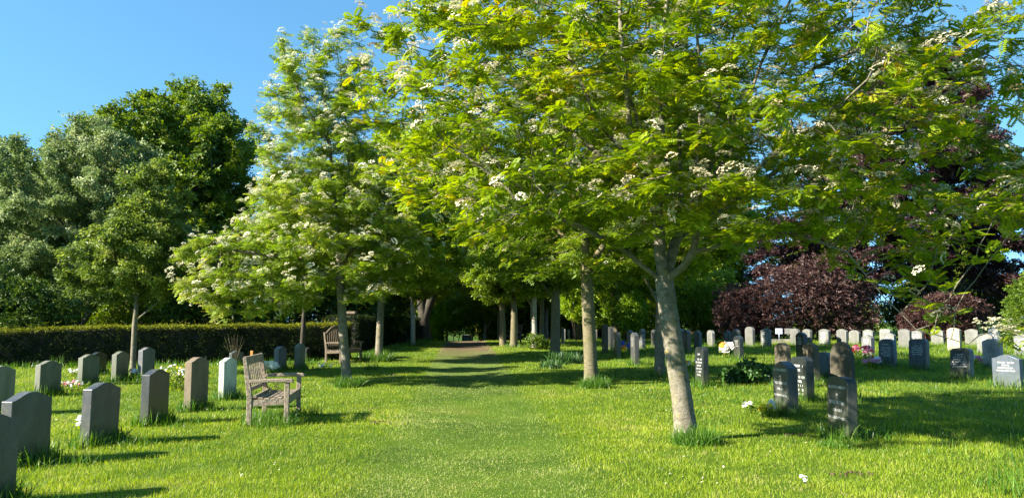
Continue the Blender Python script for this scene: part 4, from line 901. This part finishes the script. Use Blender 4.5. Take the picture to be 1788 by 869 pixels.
flowers(1524, 640, 'pink and white flowers leaning against the blue-grey round-topped headstone', ['pink', 'white', 'pink'], 22, .26, .3, .09, Y=22.8)
flowers(1270, 612, 'white and orange bouquet beside the black headstone behind the bush', ['white', 'orange', 'white', 'yellow'], 18, .26, .45, .16, Y=27)
flowers(1703, 628, 'pink flowers between the tilted headstone and the pinkish one', ['pink', 'white'], 16, .24, .25, .08, Y=24)
flowers(1087, 605, 'orange flowers beside a grey-blue headstone far between trunks', ['orange', 'yellow'], 10, .16, .4, .1, Y=27)
flowers(1094, 605, 'blue flowers before the blue-grey headstone far between trunks', ['blue'], 16, .35, .45, .12, Y=29)
flowers(1207, 625, 'low yellow and white flowers in grass behind the black tilted headstone', ['yellow', 'white', 'orange'], 16, .35, .2, .06, Y=23)
flowers(957, 601, 'single orange-red flower cluster far off beside the blotchy trunk', ['orange'], 6, .1, .3, .12, Y=38)
flowers(143, 756, 'white blossom bunch leaning on the dark headstone with the pale lit edge', ['white'], 9, .07, .2, .05, leaves=20)
flowers(122, 690, 'pink and cream blooms between the greenish headstones', ['pink', 'white', 'white'], 22, .26, .2, .045, Y=16.5)
flowers(134, 668, 'white flowers in the grass below the hedge near the black headstone', ['white'], 14, .22, .25, .06, Y=19.5)
flowers(237, 665, 'white flowers at the foot of the thin pale trunk', ['white'], 10, .16, .25, .08, Y=19.2)
flowers(312, 690, 'cream flowering plant behind the brown sandstone headstone', ['white', 'white', 'yellow'], 60, .42, .5, .035, Y=16.8, name='cream_shrub', cat='plant', leaves=180)
flowers(470, 650, 'white flower bunch at the foot of the pale blue-grey headstone', ['white'], 18, .22, .3, .11, Y=20.5)
flowers(325, 716, 'tiny blue and white posy beside the brown headstone', ['blue', 'white'], 6, .07, .12, .04, leaves=8)
flowers(570, 642, 'tiny white flowers under the arched-back bench', ['white'], 8, .3, .12, .05, Y=23, leaves=20)
flowers(1408, 846, 'few white clover-like blooms in the sunny lawn at the bottom', ['white'], 5, .09, .07, .02, leaves=0)
# leafy dark bush between the headstones
bb = mass('leafy_bush', base_at(1306, Y=18.2), 'dark glossy broad-leaved bush in the grass between black headstones', 'bush', [(0, 0, .26, .52, .45, .3, 3), (-.28, 0, .18, .3, .3, .2, 1), (.3, .05, .24, .3, .3, .24, 1)], 900, clump(5, 1.0, .3, .3, 12), .12, 'shiny', tb=.1)
mass('leafy_shrub', base_at(936, Y=33), 'low leafy shrub at the foot of a slim pale trunk', 'shrub', [(0, 0, .35, .5, .4, .4, 2), (.4, 0, .2, .4, .3, .25, 1)], 420, C12, .11, 'dark')
# strappy clump
def straps(px, Y, label, n, R, h, mat='shiny', w=.018):
    x = gx(px, Y); P = np.zeros((n, 3)); a = rng.uniform(0, 6.28, n); q = R * np.sqrt(rng.random(n)); P[:, 0] = q * np.cos(a); P[:, 1] = q * np.sin(a)
    V, Q = blades(P, h * rng.uniform(.6, 1.1, n), w * rng.uniform(.7, 1.3, n), .9, 3); me = mesh_np('plant', V, Q, np.repeat(rng.random(n), 3))
    o = link('strap_leaved_plant', me, M[mat], loc=(x, Y, float(H(x, Y)))); return tag(o, label, 'plant')
def blades(P, hh, ww, bend, seg):
    n = len(P); a = rng.uniform(0, 2 * PI, n); lean = rng.normal(0, 1, n) * .35 * bend; la = rng.uniform(0, 2 * PI, n)
    side = np.stack([np.cos(a), np.sin(a), np.zeros(n)], 1); ld = np.stack([np.cos(la), np.sin(la), np.zeros(n)], 1)
    rows = []
    for k in range(seg + 1):
        t = k / seg; c = P + np.array([0, 0, 1.]) * (hh * (t - .25 * abs(bend) * t * t * np.minimum(1, np.abs(lean) * 2)))[:, None] + ld * (lean * hh * (t ** 1.7) + 0)[:, None] * 1.3
        wd = (ww * (1 - .85 * t ** 1.5) * .5)[:, None] * side
        rows += [c - wd, c + wd]
    V = np.stack(rows, 1); m_ = 2 * (seg + 1); b = np.arange(n)[:, None, None] * m_
    q = np.array([[2 * k, 2 * k + 1, 2 * k + 3, 2 * k + 2] for k in range(seg)])[None]
    return V.reshape(-1, 3), (q + b).reshape(-1, 4)
straps(985, 25.5, 'clump of dark strap leaves by the blotchy shaded trunk', 420, .55, .42, 'shiny', .03)
straps(962, 23.5, 'smaller clump of strap leaves nearer than the blotchy trunk', 160, .35, .3, 'shiny', .028)
# cow parsley
for k, (px, Y) in enumerate([(1752, 32), (1768, 33), (1760, 35), (1740, 36), (1722, 38)]):
    x = gx(px, Y); g = float(H(x, Y)); rt = empty('cow_parsley', (x, Y, g), 'tall white-flowered cow parsley before the dark bushes at the field edge', 'plant', 'cow parsley at the field edge')
    mb = MB(); tips = []
    for j in range(14):
        a = rng.uniform(0, 6.28); q = rng.uniform(.1, .5); z = rng.uniform(.7, 1.25); tp = (q * math.cos(a), q * math.sin(a), z); tips.append(tp); mb.tube([(tp[0] * .3, tp[1] * .3, 0), (tp[0] * .7, tp[1] * .7, z * .6), tp], .008, 4)
    mb.build('stems', M['shiny'], rt)
    V, Q = stamp(np.array(tips), rng.normal(0, 1, (14, 3)) * (1, 1, .1), np.tile((0, 0, 1.), (14, 1)), .2, rng.uniform(.14, .24, 14), *DOME); link('petals', mesh_np('petals', V, Q, rng.random(len(Q))), M['white_bloom'], rt)
# soil clods
for px, py, s, lab in ((1490, 829, .17, 'dark scraped-up soil clod in the grass below the nearest lettered headstone'), (662, 738, .13, 'small bare earth patch at the edge of the mown path'), (1386, 760, .09, 'brown soil crumb pile in front of the peaked grey headstone')):
    x, Y = ground(px, py); mb = MB()
    for k in range(22):
        a = rng.uniform(0, 6.28); q = s * math.sqrt(rng.uniform(0, 1)); c = (q * 1.4 * math.cos(a), q * .7 * math.sin(a), .012 + .02 * (1 - q / s)); R = Matrix.Rotation(rng.uniform(0, 3), 3, 'Z') @ Matrix.Rotation(rng.uniform(0, 1), 3, 'X'); d = rng.uniform(.015, .035); mb.box(c, (d, d * .8, d * .6), R)
    o = mb.build('soil_clod', M['soil'], loc=(x, Y, float(H(x, Y))), bevel=.006); tag(o, lab, 'soil clod')

# ------------------------------------------------------------------ grass
def lawn(y0, y1, rho0, seg, hscale=1.0):
    N = int(rho0 * 1.62 * 8 ** 1.6 * (y1 ** .4 - y0 ** .4) / .4)
    u = rng.random(N); Y = (y0 ** .4 + u * (y1 ** .4 - y0 ** .4)) ** 2.5; X = rng.uniform(-.81, .81, N) * Y
    px_ = pathx(Y); dp = np.abs(X - px_); onp = 1 - ss(.8, 1.35, dp)
    bare = ss(24, 32, Y) * (1 - ss(.75, 1.15, dp)); k = rng.random(N) > bare * .96
    dry = ss(.60, .72, vnoise(X / .8 + 40, Y / .8, 11) * .6 + vnoise(X / .25, Y / .25, 12) * .4)
    k &= rng.random(N) > dry * .55
    k &= ~((Y > 22.6 + .18 * (X + 17)) & (X < -6.3))
    X, Y, onp, dry = X[k], Y[k], onp[k], dry[k]; n_ = len(X)
    P = np.stack([X, Y, H(X, Y) - .005], 1)
    long_ = np.clip(ss(3.2, 6, X) * .7 + ss(18, 28, Y) * ss(2, 5, X) + ss(0.3, .8, vnoise(X / 1.7, Y / 1.7, 21)) * .25 * (1 - onp) + ss(-3.2, -4.6, X) * 0 + .2 * ss(3.6, 5.5, -X), 0, 1.4)
    hh = (.034 + .018 * rng.random(n_) - .019 * onp + .055 * long_ * rng.random(n_)) * hscale * (1 + .012 * Y)
    hh *= (.55 + .7 * vnoise(X / .12, Y / .12, 31)) * (.75 + .5 * vnoise(X / .5 + 3, Y / .5, 32)); ww = .0042 * (Y / 8) ** .75 * rng.uniform(.7, 1.3, n_)
    V, Q = blades(P, hh, ww, 1.3, seg)
    tn = rng.normal(.5, .17, n_) + .55 * (vnoise(X / 1.7, Y / 1.7, 41) - .5) + .4 * (vnoise(X / .35, Y / .35, 42) - .5) + .18 * dry - .12 * long_ + .04 * onp
    tn[rng.random(n_) < .05] = .97
    tt = np.repeat(np.clip(tn, 0, 1), seg); sel = rng.random(n_) < onp * .8; nv = 2 * (seg + 1)
    for msk, nm, mt, lab in ((~sel, 'grass', 'grass', 'short mown grass of the cemetery lawn'), (sel, 'path_grass', 'wornedgrass', 'paler worn grass of the mown track')):
        k_ = msk.sum(); Vv = V.reshape(n_, nv, 3)[msk].reshape(-1, 3); q0 = np.array([[2 * j, 2 * j + 1, 2 * j + 3, 2 * j + 2] for j in range(seg)])[None] + (np.arange(k_) * nv)[:, None, None]
        me = mesh_np(nm, Vv, q0.reshape(-1, 4), tt.reshape(n_, seg)[msk].ravel()); tag(link(nm, me, M[mt]), lab, 'grass', kind='stuff')
lawn(5.4, 12, 2600, 2)
lawn(12, 46, 2000, 1)
# long grass around everything that the mower misses
PL = []; HL = []; WL = []
def tuft(x, y, rx, ry, rz, n, h, w=.006):
    a = rng.uniform(0, 6.28, n); q = np.sqrt(rng.uniform(.15, 1, n)); lx = q * np.cos(a) * rx; ly = q * np.sin(a) * ry
    X = x + lx * math.cos(rz) - ly * math.sin(rz); Y_ = y + lx * math.sin(rz) + ly * math.cos(rz)
    PL.append(np.stack([X, Y_, H(X, Y_) - .01], 1)); HL.append(h * rng.uniform(.35, 1.15, n) * (1.25 - q * .6)); WL.append(np.full(n, w) * rng.uniform(.7, 1.4, n))
for x, y, w, rz, th in stones:
    if y < 30:
        n_ = int(380 * min(1, 12 / y)); tuft(x, y, w / 2 + .16, .24, math.radians(rz), n_, .33, .008 + .0004 * y)
        tuft(x + .35, y - .02, .45, .3, 0, n_ // 2, .2, .005 + .0004 * y)
    else: tuft(x, y, w / 2 + .3, .4, math.radians(rz), 60, .26, .02)
for px, py, R, n_, h in ((1208, 775, .3, 1000, .3), (607, 675, .34, 800, .34), (661, 630, .5, 800, .5), (1033, 676, .36, 700, .36), (969, 625, .4, 400, .35), (721, 604, .5, 250, .4), (1152, 657, .4, 300, .3), (232, 662, .3, 300, .25), (897, 606, .5, 200, .3)):
    x, y = ground(px, py); tuft(x + .06, y, R, R, 0, n_, h, .006 + .0004 * y)
for k in range(7): tuft(cxy.x + rng.uniform(-.35, .35), cxy.y + rng.uniform(-.75, .7), .28, .28, 0, 260, .22, .007)
tuft(cxy.x + .1, cxy.y - .62, .4, .18, 0, 500, .24, .008)
tuft(cxy.x + .3, cxy.y + .5, .3, .3, 0, 300, .26, .008)
for k in range(420):                                   # rough grass on the right and by the hedges
    x = rng.uniform(2.6, 15); y = rng.uniform(7.0, 34)
    if x > y * .72: continue
    if y < 9 and x < 4.5: continue
    tuft(x, y, .3, .3, 0, int(rng.uniform(18, 60)), rng.uniform(.08, .19), .005 + .0006 * y)
for k in range(150):
    x = rng.uniform(-9, -3.6); y = rng.uniform(8.5, 22)
    if -x > y * .72: continue
    tuft(x, y, .25, .25, 0, int(rng.uniform(12, 40)), rng.uniform(.06, .13), .005 + .0005 * y)
for x in np.arange(-17, -6, .3): tuft(x, 22.5 + .18 * (x + 17), .3, .3, 0, 60, .3, .014)
for y in np.arange(28, 46, .5): tuft(-5.4 + .03 * (y - 28), y, .35, .4, 0, 60, .28, .018)
for px, py, n_, h in ((1775, 866, 45, .45), (1788, 840, 30, .5), (1745, 850, 40, .25), (1700, 700, 80, .22), (1640, 690, 60, .2), (60, 800, 130, .26), (100, 640, 60, .5), (195, 772, 160, .24), (1490, 765, 400, .2), (1380, 728, 350, .2), (1460, 780, 300, .17), (650, 645, 200, .3)):
    x, y = ground(px, py); tuft(x, y, .22, .2, 0, n_, h, .009)
P = np.concatenate(PL); V, Q = blades(P, np.concatenate(HL), np.concatenate(WL), 1.25, 3)
tl = np.clip(rng.normal(.5, .2, len(P)) + .2 * (vnoise(P[:, 0] * 2, P[:, 1] * 2, 3) - .5), 0, 1)
tag(link('long_grass', mesh_np('long_grass', V, Q, np.repeat(tl, 3)), M['longgrass']), 'longer uncut grass tufts round stones, trunks and bench', 'grass', kind='stuff')
# daisies
n_ = 900; y = 7 + 22 * rng.random(n_) ** 1.3; x = rng.uniform(-.6, .7, n_) * y; kk = (vnoise(x / .9, y / .9, 77) > .66) & (np.abs(x - pathx(y)) > 1.2); x, y = x[kk], y[kk]
P = np.stack([x, y, H(x, y) + .05], 1); V, Q = stamp(P, rng.normal(0, 1, (len(P), 3)) * (1, 1, .1), np.tile((-.2, -.3, 1.), (len(P), 1)), .3, rng.uniform(.018, .03, len(P)), *dome(7, 9))
tag(link('daisies', mesh_np('daisies', V, Q, np.ones(len(Q))), M['white_bloom']), 'tiny white daisies scattered through the lawn', 'daisies', kind='stuff')

# ------------------------------------------------------------------ light, sky, camera
EL = math.radians(29); AZ = math.atan2(-.927, -.375)          # azimuth from +Y towards +X
sv = Vector((math.sin(AZ) * math.cos(EL), math.cos(AZ) * math.cos(EL), math.sin(EL)))
sun = bpy.data.lights.new('sun', 'SUN'); sun.energy = 5.0; sun.angle = math.radians(.55); sun.color = (1, .93, .8)
so = bpy.data.objects.new('sun', sun); COL.objects.link(so); so.rotation_euler = (-sv).to_track_quat('-Z', 'Y').to_euler(); so.location = (-30, -5, 30)
W = bpy.data.worlds.new('World'); S.world = W; W.use_nodes = True; nt = W.node_tree; nt.nodes.clear()
sk = nt.nodes.new('ShaderNodeTexSky'); sk.sky_type = 'NISHITA'; sk.sun_disc = False; sk.sun_elevation = EL; sk.sun_rotation = AZ; sk.altitude = 50; sk.air_density = 1; sk.dust_density = 0; sk.ozone_density = 3
bg = nt.nodes.new('ShaderNodeBackground'); bg.inputs[1].default_value = .08; wo = nt.nodes.new('ShaderNodeOutputWorld')
tcw = nt.nodes.new('ShaderNodeTexCoord'); va = nt.nodes.new('ShaderNodeVectorMath'); va.operation = 'ADD'; va.inputs[1].default_value = (0, 0, .2); nt.links.new(tcw.outputs['Generated'], va.inputs[0])
vn_ = nt.nodes.new('ShaderNodeVectorMath'); vn_.operation = 'NORMALIZE'; nt.links.new(va.outputs[0], vn_.inputs[0]); nt.links.new(vn_.outputs[0], sk.inputs[0])
hs_ = nt.nodes.new('ShaderNodeHueSaturation'); hs_.inputs['Hue'].default_value = .485; hs_.inputs['Saturation'].default_value = 1.14; nt.links.new(sk.outputs[0], hs_.inputs['Color']); nt.links.new(hs_.outputs[0], bg.inputs[0]); nt.links.new(bg.outputs[0], wo.inputs[0])
cam = bpy.data.cameras.new('camera'); cam.sensor_width = 36; cam.lens = F / 1788 * 36; cam.clip_end = 2000; cam.clip_start = .05
co = bpy.data.objects.new('camera', cam); COL.objects.link(co); co.location = (0, 0, CAMZ); co.rotation_euler = (PI / 2 + PITCH, 0, 0); S.camera = co
S.view_settings.view_transform = 'Standard'; S.view_settings.look = 'None'; S.view_settings.gamma = 1; S.view_settings.exposure = 2.05; S.view_settings.use_curve_mapping = False
S.cycles.max_bounces = 8; S.cycles.diffuse_bounces = 5; S.cycles.transmission_bounces = 4; S.cycles.transparent_max_bounces = 4; S.cycles.use_denoising = True
